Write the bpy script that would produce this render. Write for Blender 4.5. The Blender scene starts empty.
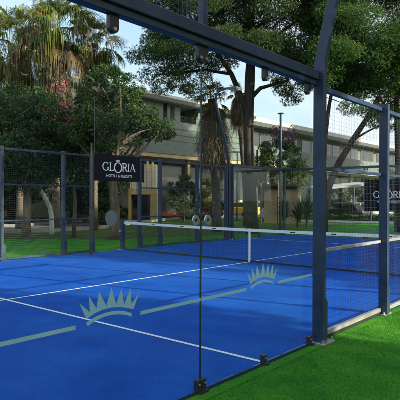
import bpy, bmesh, math, random
import numpy as np
from mathutils import Vector, Matrix
PI = math.pi
rad = math.radians
random.seed(7)
RNG = np.random.default_rng(11)
scene = bpy.context.scene
COL = scene.collection

# ------------------------------------------------------------------ camera numbers
CAM = (-5.480, -2.922, 1.661)
YAW, PITCH, ROLL, FPX = 0.70003, -0.00191, 0.00467, 523.5
CF = Vector((math.cos(YAW), math.sin(YAW), 0)); CR = Vector((math.sin(YAW), -math.cos(YAW), 0))

def at(px, Z, z=0.0):
    """ground point that lies Z metres ahead of the photographer at picture column px"""
    p = Vector((CAM[0], CAM[1], 0)) + CF * Z + CR * ((px - 200) / FPX * Z)
    return Vector((p.x, p.y, z))

# ------------------------------------------------------------------ materials
MATS = {}
def new_mat(name):
    m = bpy.data.materials.new(name); m.use_nodes = True
    nt = m.node_tree; nt.nodes.clear()
    out = nt.nodes.new('ShaderNodeOutputMaterial')
    MATS[name] = m
    return m, nt, out

def N(nt, t, **kw):
    n = nt.nodes.new(t)
    for k, v in kw.items():
        if k in n.inputs: n.inputs[k].default_value = v
        else: setattr(n, k, v)
    return n

def L(nt, a, b): nt.links.new(a, b)

def ramp(nt, fac, stops):
    r = nt.nodes.new('ShaderNodeValToRGB')
    els = r.color_ramp.elements
    while len(els) < len(stops): els.new(0.5)
    for e, (p, c) in zip(els, stops):
        e.position = p; e.color = (*c, 1)
    L(nt, fac, r.inputs['Fac'])
    return r.outputs['Color']

def surf(name, c1, c2=None, scale=8.0, rough=0.6, metal=0.0, bump=0.0, bscale=60.0, stretch=None, spec=0.5, detail=6.0, lo=0.35, hi=0.65):
    m, nt, out = new_mat(name)
    b = N(nt, 'ShaderNodeBsdfPrincipled', Roughness=rough, Metallic=metal)
    b.inputs['Specular IOR Level'].default_value = spec
    tc = N(nt, 'ShaderNodeTexCoord')
    vec = tc.outputs['Object']
    if stretch:
        mp = N(nt, 'ShaderNodeMapping'); mp.inputs['Scale'].default_value = stretch
        L(nt, vec, mp.inputs['Vector']); vec = mp.outputs['Vector']
    nz = N(nt, 'ShaderNodeTexNoise', Scale=scale, Detail=detail, Roughness=0.6)
    L(nt, vec, nz.inputs['Vector'])
    L(nt, ramp(nt, nz.outputs['Fac'], [(lo, c1), (hi, c2 or c1)]), b.inputs['Base Color'])
    rr = N(nt, 'ShaderNodeMapRange'); rr.inputs['To Min'].default_value = max(0.02, rough - .1); rr.inputs['To Max'].default_value = min(1, rough + .1)
    L(nt, nz.outputs['Fac'], rr.inputs['Value']); L(nt, rr.outputs['Result'], b.inputs['Roughness'])
    if bump:
        n2 = N(nt, 'ShaderNodeTexNoise', Scale=bscale, Detail=4.0)
        L(nt, vec, n2.inputs['Vector'])
        bp = N(nt, 'ShaderNodeBump', Strength=bump, Distance=0.02)
        L(nt, n2.outputs['Fac'], bp.inputs['Height']); L(nt, bp.outputs['Normal'], b.inputs['Normal'])
    L(nt, b.outputs['BSDF'], out.inputs['Surface'])
    return m

def leafmat(name, cols, transl=0.35, scale=0.9, rough=0.55, tcol=None):
    m, nt, out = new_mat(name)
    g = N(nt, 'ShaderNodeNewGeometry')
    tc = N(nt, 'ShaderNodeTexCoord')
    nz = N(nt, 'ShaderNodeTexNoise', Scale=scale, Detail=3.0)
    L(nt, tc.outputs['Object'], nz.inputs['Vector'])
    mix = N(nt, 'ShaderNodeMath', operation='MULTIPLY_ADD'); mix.inputs[1].default_value = 0.55
    L(nt, g.outputs['Random Per Island'], mix.inputs[0])
    ad = N(nt, 'ShaderNodeMath', operation='MULTIPLY_ADD'); ad.inputs[1].default_value = 1.5; ad.inputs[2].default_value = -0.52
    L(nt, nz.outputs['Fac'], ad.inputs[0]); L(nt, ad.outputs[0], mix.inputs[2])
    n = len(cols)
    c = ramp(nt, mix.outputs[0], [(i / (n - 1), cc) for i, cc in enumerate(cols)])
    b = N(nt, 'ShaderNodeBsdfPrincipled', Roughness=rough); L(nt, c, b.inputs['Base Color'])
    b.inputs['Specular IOR Level'].default_value = 0.3
    t = N(nt, 'ShaderNodeBsdfTranslucent')
    hs = N(nt, 'ShaderNodeMix', data_type='RGBA', blend_type='MULTIPLY'); hs.inputs['Factor'].default_value = 1
    L(nt, c, hs.inputs['A']); hs.inputs['B'].default_value = (*(tcol or (1.5, 1.35, .5)), 1)
    L(nt, hs.outputs['Result'], t.inputs['Color'])
    ms = N(nt, 'ShaderNodeMixShader', Fac=transl)
    L(nt, b.outputs[0], ms.inputs[1]); L(nt, t.outputs[0], ms.inputs[2])
    L(nt, ms.outputs[0], out.inputs['Surface'])
    return m

def glassmat(name, tint=(.93, .97, .965), refl=.45, ior=1.45):
    m, nt, out = new_mat(name)
    tr = N(nt, 'ShaderNodeBsdfTransparent'); tr.inputs['Color'].default_value = (*tint, 1)
    gl = N(nt, 'ShaderNodeBsdfGlossy', Roughness=0.012); gl.inputs['Color'].default_value = (.93, .97, 1, 1)
    lw = N(nt, 'ShaderNodeLayerWeight', Blend=.5)
    pw = N(nt, 'ShaderNodeMath', operation='POWER'); pw.inputs[1].default_value = 5.0
    L(nt, lw.outputs['Facing'], pw.inputs[0])
    fr = N(nt, 'ShaderNodeMath', operation='MULTIPLY_ADD'); fr.inputs[1].default_value = .96; fr.inputs[2].default_value = .04
    L(nt, pw.outputs[0], fr.inputs[0])
    tc = N(nt, 'ShaderNodeTexCoord'); nz = N(nt, 'ShaderNodeTexNoise', Scale=2.2, Detail=2.0)
    L(nt, tc.outputs['Object'], nz.inputs['Vector'])
    bp = N(nt, 'ShaderNodeBump', Strength=0.02, Distance=0.02); L(nt, nz.outputs['Fac'], bp.inputs['Height'])
    L(nt, bp.outputs['Normal'], gl.inputs['Normal'])
    mu = N(nt, 'ShaderNodeMath', operation='MULTIPLY'); mu.inputs[1].default_value = refl
    L(nt, fr.outputs[0], mu.inputs[0])
    # thin uneven dust film
    df = N(nt, 'ShaderNodeBsdfDiffuse'); df.inputs['Color'].default_value = (.55, .58, .58, 1)
    n2 = N(nt, 'ShaderNodeTexNoise', Scale=5.0, Detail=8.0, Roughness=.7)
    mp = N(nt, 'ShaderNodeMapping'); mp.inputs['Scale'].default_value = (3.0, 3.0, .5)
    L(nt, tc.outputs['Object'], mp.inputs['Vector']); L(nt, mp.outputs[0], n2.inputs['Vector'])
    rm = N(nt, 'ShaderNodeMapRange'); rm.inputs['From Min'].default_value = .45; rm.inputs['From Max'].default_value = .8
    rm.inputs['To Min'].default_value = 0.001; rm.inputs['To Max'].default_value = 0.012
    L(nt, n2.outputs['Fac'], rm.inputs['Value'])
    md = N(nt, 'ShaderNodeMixShader'); L(nt, rm.outputs[0], md.inputs[0])
    L(nt, tr.outputs[0], md.inputs[1]); L(nt, df.outputs[0], md.inputs[2])
    ms = N(nt, 'ShaderNodeMixShader'); L(nt, mu.outputs[0], ms.inputs[0])
    L(nt, md.outputs[0], ms.inputs[1]); L(nt, gl.outputs[0], ms.inputs[2])
    L(nt, ms.outputs[0], out.inputs['Surface'])
    return m

def filmmat(name, col, alpha):
    m, nt, out = new_mat(name)
    b = N(nt, 'ShaderNodeBsdfPrincipled', Roughness=.5)
    tc = N(nt, 'ShaderNodeTexCoord'); nz = N(nt, 'ShaderNodeTexNoise', Scale=30.0, Detail=4.0)
    L(nt, tc.outputs['Object'], nz.inputs['Vector'])
    L(nt, ramp(nt, nz.outputs['Fac'], [(.3, tuple(c * .92 for c in col)), (.7, col)]), b.inputs['Base Color'])
    tl = N(nt, 'ShaderNodeBsdfTranslucent'); tl.inputs['Color'].default_value = (*col, 1)
    mt = N(nt, 'ShaderNodeMixShader', Fac=.5); L(nt, b.outputs[0], mt.inputs[1]); L(nt, tl.outputs[0], mt.inputs[2])
    tr = N(nt, 'ShaderNodeBsdfTransparent')
    ms = N(nt, 'ShaderNodeMixShader', Fac=alpha); L(nt, tr.outputs[0], ms.inputs[1]); L(nt, mt.outputs[0], ms.inputs[2])
    L(nt, ms.outputs[0], out.inputs['Surface'])
    return m

# court and turf surfaces
def turfmat(name, base, light, dark, fine=420.0, bump=.5, sand=0.0):
    m, nt, out = new_mat(name)
    b = N(nt, 'ShaderNodeBsdfPrincipled', Roughness=.85)
    b.inputs['Specular IOR Level'].default_value = .12
    tc = N(nt, 'ShaderNodeTexCoord')
    n1 = N(nt, 'ShaderNodeTexNoise', Scale=1.1, Detail=8.0, Roughness=.65); L(nt, tc.outputs['Object'], n1.inputs['Vector'])
    n2 = N(nt, 'ShaderNodeTexNoise', Scale=fine, Detail=2.0); L(nt, tc.outputs['Object'], n2.inputs['Vector'])
    n3 = N(nt, 'ShaderNodeTexNoise', Scale=45.0, Detail=5.0, Roughness=.7); L(nt, tc.outputs['Object'], n3.inputs['Vector'])
    c1 = ramp(nt, n1.outputs['Fac'], [(.32, dark), (.5, base), (.7, light)])
    c2 = ramp(nt, n2.outputs['Fac'], [(.3, (.45, .45, .45)), (.7, (1.35, 1.35, 1.35))])
    c3 = ramp(nt, n3.outputs['Fac'], [(.3, (.72, .72, .72)), (.7, (1.2, 1.2, 1.2))])
    m1 = N(nt, 'ShaderNodeMix', data_type='RGBA', blend_type='MULTIPLY'); m1.inputs['Factor'].default_value = 1
    L(nt, c1, m1.inputs['A']); L(nt, c2, m1.inputs['B'])
    m2 = N(nt, 'ShaderNodeMix', data_type='RGBA', blend_type='MULTIPLY'); m2.inputs['Factor'].default_value = 1
    L(nt, m1.outputs['Result'], m2.inputs['A']); L(nt, c3, m2.inputs['B'])
    L(nt, m2.outputs['Result'], b.inputs['Base Color'])
    if sand:
        n4 = N(nt, 'ShaderNodeTexNoise', Scale=.7, Detail=9.0, Roughness=.75)
        mp = N(nt, 'ShaderNodeMapping'); mp.inputs['Scale'].default_value = (1.0, .45, 1)
        L(nt, tc.outputs['Object'], mp.inputs['Vector']); L(nt, mp.outputs[0], n4.inputs['Vector'])
        mr = N(nt, 'ShaderNodeMapRange'); mr.inputs['From Min'].default_value = .48; mr.inputs['From Max'].default_value = .72; mr.inputs['To Max'].default_value = sand*1.6
        L(nt, n4.outputs['Fac'], mr.inputs['Value'])
        m3 = N(nt, 'ShaderNodeMix', data_type='RGBA'); m3.inputs['B'].default_value = (.22, .33, .52, 1)
        L(nt, mr.outputs[0], m3.inputs['Factor']); L(nt, m2.outputs['Result'], m3.inputs['A'])
        L(nt, m3.outputs['Result'], b.inputs['Base Color'])
    bp = N(nt, 'ShaderNodeBump', Strength=bump, Distance=.012); L(nt, n2.outputs['Fac'], bp.inputs['Height']); L(nt, bp.outputs['Normal'], b.inputs['Normal'])
    L(nt, b.outputs[0], out.inputs['Surface'])
    return m

M_court = turfmat('blue_court_turf', (.002, .078, .46), (.007, .108, .55), (.0015, .060, .38), sand=.035)
M_turf = turfmat('green_turf', (.036, .21, .014), (.085, .28, .022), (.014, .13, .012), fine=160, bump=.8)
M_blade = leafmat('turf_blade', [(.014, .12, .010), (.034, .21, .016), (.10, .29, .03)], transl=.25, scale=2)
M_grass = turfmat('lawn', (.055, .11, .02), (.10, .15, .03), (.03, .07, .015), fine=60, bump=1)
M_line = surf('court_line_white', (.55, .6, .66), (.74, .76, .78), scale=40, rough=.9)
M_road = surf('asphalt', (.07, .07, .075), (.11, .11, .115), scale=5, rough=.9, bump=.3, bscale=200)
M_kerb = surf('kerb_concrete', (.20, .20, .19), (.29, .29, .28), scale=6, rough=.8)
M_steel = surf('navy_painted_steel', (.007, .022, .060), (.020, .042, .092), scale=3, detail=11.0, rough=.4, metal=.0, bump=.05, bscale=30, spec=.4)
def wear(m):
    nt = m.node_tree; b = next(n for n in nt.nodes if n.type == 'BSDF_PRINCIPLED'); src = b.inputs['Base Color'].links[0].from_socket
    tc = next(n for n in nt.nodes if n.type == 'TEX_COORD')
    mp = N(nt, 'ShaderNodeMapping'); mp.inputs['Scale'].default_value = (22, 22, 3.5); L(nt, tc.outputs['Object'], mp.inputs['Vector'])
    n1 = N(nt, 'ShaderNodeTexNoise', Scale=1.0, Detail=8.0, Roughness=.7); L(nt, mp.outputs[0], n1.inputs['Vector'])
    r1 = N(nt, 'ShaderNodeMapRange'); r1.inputs['From Min'].default_value = .5; r1.inputs['From Max'].default_value = .78; r1.inputs['To Max'].default_value = .26
    L(nt, n1.outputs['Fac'], r1.inputs['Value'])
    m1 = N(nt, 'ShaderNodeMix', data_type='RGBA'); m1.inputs['B'].default_value = (.075, .082, .09, 1); L(nt, r1.outputs[0], m1.inputs['Factor']); L(nt, src, m1.inputs['A'])
    n2 = N(nt, 'ShaderNodeTexNoise', Scale=34.0, Detail=3.0, Roughness=.5); L(nt, tc.outputs['Object'], n2.inputs['Vector'])
    r2 = N(nt, 'ShaderNodeMapRange'); r2.inputs['From Min'].default_value = .72; r2.inputs['From Max'].default_value = .76; r2.inputs['To Max'].default_value = .7
    L(nt, n2.outputs['Fac'], r2.inputs['Value'])
    m2 = N(nt, 'ShaderNodeMix', data_type='RGBA'); m2.inputs['B'].default_value = (.12, .10, .085, 1); L(nt, r2.outputs[0], m2.inputs['Factor']); L(nt, m1.outputs['Result'], m2.inputs['A'])
    L(nt, m2.outputs['Result'], b.inputs['Base Color'])
wear(M_steel)
M_steel2 = surf('worn_charcoal_steel', (.055, .062, .072), (.10, .105, .112), scale=9, rough=.45, metal=.2, stretch=(1, 1, .2), spec=.5)
M_black = surf('black_bracket', (.010, .012, .016), (.022, .024, .03), scale=20, rough=.4)
M_zinc = surf('zinc', (.42, .44, .46), (.6, .62, .64), scale=30, rough=.35, metal=.8)
M_alu = surf('brushed_rail', (.20, .22, .24), (.34, .36, .38), scale=14, rough=.45, metal=.4, stretch=(.2, 1, 1))
M_wire = surf('dark_wire', (.02, .032, .05), (.035, .05, .075), scale=6, rough=.5, metal=.3)
M_chain = surf('chain_wire', (.07, .08, .08), (.12, .13, .13), scale=6, rough=.5, metal=.5)
M_net = surf('net_cord', (.008, .009, .012), (.016, .018, .022), scale=20, rough=.9)
M_tape = surf('net_tape', (.68, .70, .72), (.82, .83, .84), scale=12, rough=.8)
M_glass = glassmat('safety_glass')
M_glass2 = glassmat('far_safety_glass', refl=.5)
M_film = filmmat('frosted_film', (.50, .74, .74), .84)
M_disc = filmmat('grey_disc_film', (.30, .34, .38), .88)
M_board = surf('sign_black', (.006, .008, .012), (.011, .013, .018), scale=5, rough=.8, spec=.1)
M_letter = surf('letter_white', (.72, .78, .84), (.82, .87, .90), scale=30, rough=.6)
M_wood = surf('weathered_wood', (.085, .06, .042), (.15, .105, .07), scale=6, rough=.8, bump=.6, bscale=30, stretch=(4, 4, .3))
M_bark = surf('grey_brown_bark', (.055, .042, .032), (.14, .11, .085), scale=5, rough=.95, bump=1.2, bscale=14, stretch=(2, 2, .35))
M_pbark = surf('pine_bark', (.022, .017, .015), (.062, .047, .039), scale=5, rough=.95, bump=1.5, bscale=10, stretch=(2, 2, .4))
M_palmbark = surf('palm_bark', (.06, .05, .042), (.15, .125, .10), scale=7, rough=.95, bump=1.8, bscale=16, stretch=(.7, .7, 3))
M_white_trunk = surf('whitewashed_bark', (.45, .47, .47), (.66, .68, .68), scale=6, rough=.9, bump=1, bscale=14)
M_facade = surf('teal_grey_panel', (.062, .092, .092), (.092, .128, .124), scale=1.2, rough=.7, stretch=(1, 1, 3))
M_facade_d = surf('dark_joint', (.03, .04, .045), (.05, .06, .065), scale=3, rough=.6)
M_roof = surf('pale_roof', (.30, .31, .31), (.40, .40, .39), scale=2, rough=.7)
M_soffit = surf('tan_soffit', (.26, .20, .11), (.36, .28, .16), scale=1.5, rough=.7)
M_cream = surf('cream_wall', (.62, .54, .40), (.75, .68, .54), scale=1.5, rough=.85)
M_yellow = surf('ochre_wall', (.55, .38, .13), (.66, .47, .19), scale=2, rough=.85)
M_dglass = surf('dark_glazing', (.012, .016, .02), (.03, .04, .045), scale=.7, rough=.08, spec=.7)
M_brown = surf('brown_timber', (.022, .016, .012), (.052, .036, .025), scale=4, rough=.9, bump=.5, bscale=20, stretch=(6, 6, .5))
M_canopy = surf('grey_canopy', (.30, .31, .32), (.40, .41, .42), scale=3, rough=.7)
M_flag_a = surf('flag_cloth', (.7, .6, .25), (.8, .7, .35), scale=3, rough=.8)
M_flower = surf('red_flower', (.50, .07, .03), (.70, .17, .08), scale=8, rough=.8)
M_pinkf = surf('pink_flower', (.30, .05, .10), (.50, .12, .18), scale=8, rough=.8)
M_purplef = surf('purple_flower', (.10, .03, .08), (.2, .06, .14), scale=8, rough=.8)
M_tyre = surf('tyre_rubber', (.012, .012, .012), (.02, .02, .02), scale=20, rough=.85)
M_rim = surf('wheel_rim', (.3, .3, .3), (.42, .42, .42), scale=20, rough=.35, metal=.7)
M_lamp = surf('lamp_lens', (.6, .6, .58), (.75, .74, .72), scale=20, rough=.2)
M_tail = surf('tail_lens', (.35, .01, .01), (.45, .02, .02), scale=20, rough=.25)
def paint(n, c): return surf('car_paint_' + n, tuple(x * .93 for x in c), c, scale=3, rough=.22, spec=.6)
M_ypaint = paint('yellow', (.85, .42, .012)); M_wpaint = paint('white', (.72, .72, .70)); M_spaint = paint('silver', (.33, .34, .36)); M_dpaint = paint('dark', (.03, .035, .045))

LF_dark = leafmat('dark_leaf', [(.012, .034, .018), (.030, .070, .028), (.065, .125, .040)], .28)
LF_fig = leafmat('fig_leaf', [(.014, .036, .016), (.034, .076, .024), (.075, .13, .035)], .38)
LF_pine = leafmat('pine_needle', [(.014, .036, .015), (.034, .080, .024), (.080, .140, .034)], .22)
LF_pine_l = leafmat('bright_pine_needle', [(.018, .055, .020), (.045, .115, .030), (.095, .19, .045)], .25)
LF_sunlit = leafmat('sunlit_yellow_leaf', [(.025, .05, .015), (.12, .10, .02), (.26, .15, .025)], .4)  # warm low sunlight on foliage, painted in as yellow leaf colour
LF_palm = leafmat('palm_leaf', [(.020, .05, .018), (.075, .115, .024), (.27, .24, .035)], .45, scale=1.1)
LF_dead = leafmat('dead_palm_leaf', [(.045, .033, .022), (.10, .072, .042), (.20, .145, .075)], .3, tcol=(1.2, 1.0, .7))
LF_cyp = leafmat('yellow_cypress_leaf', [(.10, .12, .02), (.20, .20, .03), (.30, .27, .05)], .35)
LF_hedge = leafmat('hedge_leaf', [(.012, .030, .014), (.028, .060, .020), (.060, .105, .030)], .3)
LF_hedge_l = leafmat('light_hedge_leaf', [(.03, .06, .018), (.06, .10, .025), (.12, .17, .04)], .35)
LF_yucca = leafmat('yucca_leaf', [(.012, .028, .016), (.025, .05, .025), (.05, .085, .035)], .2)

# ------------------------------------------------------------------ mesh building
class MB:
    def __init__(s): s.v = []; s.f = []
    def add(s, vs, fs):
        o = len(s.v); s.v += [tuple(v) for v in vs]; s.f += [tuple(i + o for i in f) for f in fs]; return s
    def box(s, a, b):
        x0, y0, z0 = a; x1, y1, z1 = b
        return s.add([(x0,y0,z0),(x1,y0,z0),(x1,y1,z0),(x0,y1,z0),(x0,y0,z1),(x1,y0,z1),(x1,y1,z1),(x0,y1,z1)],
                     [(0,3,2,1),(4,5,6,7),(0,1,5,4),(1,2,6,5),(2,3,7,6),(3,0,4,7)])
    def obox(s, c, ux, hx, hy, z0, z1):
        """box whose long axis is the horizontal unit vector ux"""
        ux = Vector((ux[0], ux[1], 0)).normalized(); uy = Vector((-ux.y, ux.x, 0)); c = Vector((c[0], c[1], 0))
        q = [c - ux*hx - uy*hy, c + ux*hx - uy*hy, c + ux*hx + uy*hy, c - ux*hx + uy*hy]
        vs = [(p.x, p.y, z0) for p in q] + [(p.x, p.y, z1) for p in q]
        return s.add(vs, [(0,3,2,1),(4,5,6,7),(0,1,5,4),(1,2,6,5),(2,3,7,6),(3,0,4,7)])
    def tube(s, pts, rr, n=8, cap=True):
        pts = [Vector(p) for p in pts]
        if not isinstance(rr, (list, tuple)): rr = [rr] * len(pts)
        rings = []; a = None
        for i, p in enumerate(pts):
            d = (pts[min(i+1, len(pts)-1)] - pts[max(i-1, 0)]).normalized()
            if a is None:
                a = d.cross(Vector((0, 0, 1)))
                if a.length < .05: a = d.cross(Vector((1, 0, 0)))
            a = a - d*a.dot(d)          # carry the ring frame along, so the tube never twists
            a.normalize(); b = d.cross(a)
            rings.append([p + (a*math.cos(2*PI*k/n) + b*math.sin(2*PI*k/n)) * rr[i] for k in range(n)])
        vs = [v for r in rings for v in r]; fs = []
        for i in range(len(pts)-1):
            for k in range(n):
                fs.append((i*n+k, i*n+(k+1) % n, (i+1)*n+(k+1) % n, (i+1)*n+k))
        if cap: fs += [tuple(range(n))[::-1], tuple((len(pts)-1)*n+k for k in range(n))]
        return s.add(vs, fs)
    def prism(s, poly, fn, t0, t1):
        """poly: 2-D outline; fn(a, b, t) -> 3-D"""
        n = len(poly)
        vs = [fn(a, b, t0) for a, b in poly] + [fn(a, b, t1) for a, b in poly]
        return s.add(vs, [tuple(range(n))[::-1], tuple(range(n, 2*n))] + [(i, (i+1) % n, n+(i+1) % n, n+i) for i in range(n)])
    def build(s, name, mat, parent=None, smooth=False, bevel=0):
        me = bpy.data.meshes.new(name)
        org = worg(parent)
        me.from_pydata([(x-org.x, y-org.y, z-org.z) for x, y, z in s.v], [], s.f)
        bm = bmesh.new(); bm.from_mesh(me); bmesh.ops.recalc_face_normals(bm, faces=bm.faces)
        bm.to_mesh(me); bm.free()
        if smooth: me.polygons.foreach_set('use_smooth', [True]*len(me.polygons))
        me.materials.append(mat)
        o = bpy.data.objects.new(name, me); COL.objects.link(o)
        if parent: o.parent = parent
        if bevel:
            md = o.modifiers.new('bevel', 'BEVEL'); md.width = bevel; md.segments = 2; md.limit_method = 'ANGLE'
        return o

def worg(o):
    p = Vector((0, 0, 0))
    while o: p += o.location; o = o.parent
    return p

def np_obj(name, V, k, mat, parent=None):
    """V: (n*k,3) float array of separate k-gons"""
    V = np.asarray(V, dtype=np.float32).reshape(-1, 3)
    org = worg(parent); V = V - np.array([org.x, org.y, org.z], dtype=np.float32)
    n = len(V); nf = n // k
    me = bpy.data.meshes.new(name)
    me.vertices.add(n); me.vertices.foreach_set('co', V.ravel())
    me.loops.add(n); me.loops.foreach_set('vertex_index', np.arange(n, dtype=np.int32))
    me.polygons.add(nf); me.polygons.foreach_set('loop_start', np.arange(0, n, k, dtype=np.int32))
    me.update(); me.validate()
    me.materials.append(mat)
    o = bpy.data.objects.new(name, me); COL.objects.link(o)
    if parent: o.parent = parent
    return o

def tag(o, label=None, cat=None, group=None, kind=None):
    if label: o['label'] = label
    if cat: o['category'] = cat
    if group: o['group'] = group
    if kind: o['kind'] = kind
    return o

def empty(name, loc, label, cat, group=None):
    o = bpy.data.objects.new(name, None); COL.objects.link(o); o.location = loc
    o.empty_display_size = .2
    return tag(o, label, cat, group)

def copy_tree(o, parent=None):
    c = o.copy(); COL.objects.link(c)
    if parent: c.parent = parent
    for ch in list(o.children): copy_tree(ch, c)
    return c

# ------------------------------------------------------------------ ground
def sheet(name, poly, z, mat):
    b = MB(); b.add([(x, y, z) for x, y in poly], [tuple(range(len(poly)))])
    o = b.build(name, mat); return tag(o, kind='structure')

sheet('ground', [(-400, -400), (400, -400), (400, 400), (-400, 400)], -.030, M_grass)
P1 = at(260, 25.5); P2_ = at(110, 21.5); P3 = at(-140, 21.0)
sheet('turf', [(-16, -14), (30, -14), (30, 12), (P1.x, P1.y), (P2_.x, P2_.y), (P3.x, P3.y), (-16, 13)], -.010, M_turf)
sheet('court_surface', [(-4.03, -.03), (16.03, -.03), (16.03, 10.03), (-4.03, 10.03)], 0.0, M_court)

def line_rect(x0, y0, x1, y1):
    o = sheet('court_line', [(x0, y0), (x1, y0), (x1, y1), (x0, y1)], .004, M_line)
NETX = 5.97
SV = NETX - 6.95
for (x0, y0, x1, y1) in ((SV-.025, .01, SV+.025, 9.99), (NETX+6.925, .01, NETX+6.975, 9.99),
                         (SV-.22, 4.975, SV-.025, 5.025), (SV+.025, 4.975, NETX+6.925, 5.025)):
    line_rect(x0, y0, x1, y1)

# turf blades near the photographer
n = 90000
bx = RNG.uniform(-4.2, 7.5, n); by = RNG.uniform(-2.6, -.16, n) * RNG.uniform(.35, 1, n) ; by = np.minimum(by, -.17)
h = RNG.uniform(.010, .024, n); an = RNG.uniform(0, 2*PI, n); w = RNG.uniform(.0018, .0034, n)
lx = RNG.normal(0, .008, n); ly = RNG.normal(0, .008, n)
V = np.zeros((n, 3, 3)); ca, sa = np.cos(an), np.sin(an)
V[:, 0] = np.stack([bx - ca*w, by - sa*w, np.full(n, -.011)], 1)
V[:, 1] = np.stack([bx + ca*w, by + sa*w, np.full(n, -.011)], 1)
V[:, 2] = np.stack([bx + lx, by + ly, -.011 + h], 1)
tag(np_obj('turf_blades', V, 3, M_blade), 'short bright green artificial grass blades beside the court', 'artificial grass', kind='stuff')

def ribbon(name, pts, w0, w1, z, mat, zt=None):
    pts = [Vector((p[0], p[1], 0)) for p in pts]
    # smooth
    out = []
    for i in range(len(pts)-1):
        a = pts[max(i-1, 0)]; b = pts[i]; c = pts[i+1]; d = pts[min(i+2, len(pts)-1)]
        for k in range(8):
            t = k/8
            out.append(.5*((2*b)+(-a+c)*t+(2*a-5*b+4*c-d)*t*t+(-a+3*b-3*c+d)*t**3))
    out.append(pts[-1])
    vs = []; fs = []
    for i, p in enumerate(out):
        d = (out[min(i+1, len(out)-1)]-out[max(i-1, 0)]).normalized(); nrm = Vector((-d.y, d.x, 0))
        a = p + nrm*w0; c = p + nrm*w1
        if zt is None: vs += [(a.x, a.y, z), (c.x, c.y, z)]
        else: vs += [(a.x, a.y, z), (c.x, c.y, z), (a.x, a.y, zt), (c.x, c.y, zt)]
    b = MB(); k = 2 if zt is None else 4
    for i in range(len(out)-1):
        if zt is None: fs.append((2*i, 2*i+2, 2*i+3, 2*i+1))
        else:
            o = 4*i
            fs += [(o+2, o+6, o+7, o+3), (o, o+4, o+6, o+2), (o+1, o+3, o+7, o+5)]
    b.add(vs, fs); return tag(b.build(name, mat), kind='structure')
road_pts = [at(-160, 28), at(-60, 28), at(40, 29), at(100, 36), at(160, 46), at(240, 49), at(340, 45), at(430, 41), at(560, 40)]
ribbon('road', road_pts, 2.6, -2.6, -.024, M_road)
ribbon('kerb', road_pts, -2.6, -2.85, -.03, M_kerb, .13)
ribbon('kerb', road_pts, 2.85, 2.6, -.03, M_kerb, .13)

# ------------------------------------------------------------------ court steelwork
def wire_grid(b, o, u, U, H, z0, sp=.05, t=.0013, spz=None):
    """welded wire panel from point o, along unit vector u, U long, H high"""
    o = Vector(o); u = Vector(u); nn = Vector((-u.y, u.x, 0)); spz = spz or sp
    for i in range(1, int(round(U/sp))):
        p = o + u*(i*sp)
        b.add([(p.x-u.x*t, p.y-u.y*t, z0), (p.x+nn.x*t, p.y+nn.y*t, z0), (p.x+u.x*t, p.y+u.y*t, z0), (p.x-nn.x*t, p.y-nn.y*t, z0),
               (p.x-u.x*t, p.y-u.y*t, z0+H), (p.x+nn.x*t, p.y+nn.y*t, z0+H), (p.x+u.x*t, p.y+u.y*t, z0+H), (p.x-nn.x*t, p.y-nn.y*t, z0+H)],
              [(0,1,5,4),(1,2,6,5),(2,3,7,6),(3,0,4,7)])
    e = o + u*U
    for k in range(1, int(round(H/spz))):
        z = z0 + k*spz; q = nn*(t*2.0)
        b.add([(o.x+q.x, o.y+q.y, z-t), (o.x+q.x+nn.x*t, o.y+q.y+nn.y*t, z), (o.x+q.x, o.y+q.y, z+t),
               (e.x+q.x, e.y+q.y, z-t), (e.x+q.x+nn.x*t, e.y+q.y+nn.y*t, z), (e.x+q.x, e.y+q.y, z+t)],
              [(0,1,4,3),(1,2,5,4),(2,0,3,5)])

def fence(name, x0, posts, x1, y, side, label, group, H=3.0, matp=M_steel):
    """mesh fence along X at y; side = -1 when the outside is towards -Y"""
    t = empty(name, (posts[0], y, 0), label, 'fence', group)
    s = side
    for i, px in enumerate(posts):
        pb = MB().box((px, min(y, y+s*.13), .0), (px+.075, max(y, y+s*.13), H+.05)).build('post', matp, t, bevel=.006)
        ya, yb = sorted((y+s*.012, y+s*.118))
        MB().prism([(px+.0752, .0), (px+.15, .0), (px+.15, .38), (px+.0752, .46)], lambda a, b, q: (a, q, b), ya, yb).build('gusset', matp, pb, bevel=.004)
        f = MB().box((px-.05, y+s*.02 - .10, -.012), (px+.21, y+s*.02 + .10, .012)); f.build('base_plate', M_zinc if side < 0 else matp, pb, bevel=.003)
        for dx in (-.02, .18):
            for dy in (-.07, .07):
                MB().tube([(px+dx, y+s*.02+dy, .01), (px+dx, y+s*.02+dy, .045)], .012, 6).build('bolt', M_zinc if side < 0 else matp, pb)
    edges = list(posts)
    for i in range(len(edges)-1):
        a = edges[i]+.077; c = edges[i+1]-.002
        ym = y + s*.02
        MB().box((a, ym-.028, H-.055), (c, ym+.028, H+.005)).build('top_rail', matp, t, bevel=.005)
        for zr in (1.035, 2.01): MB().box((a, ym-.02, zr), (c, ym+.02, zr+.04)).build('middle_rail', M_alu if (side < 0 and zr < 2) else matp, t, bevel=.004)
        MB().box((a, ym-.025, .02), (c, ym+.025, .075)).build('bottom_rail', M_alu if side < 0 else matp, t, bevel=.004)
        w = MB()
        wire_grid(w, (a, ym - s*.032, 0), (1, 0, 0), c-a, H-.06, .05)
        w.build('mesh_panel', M_wire, t)
    return t

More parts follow.
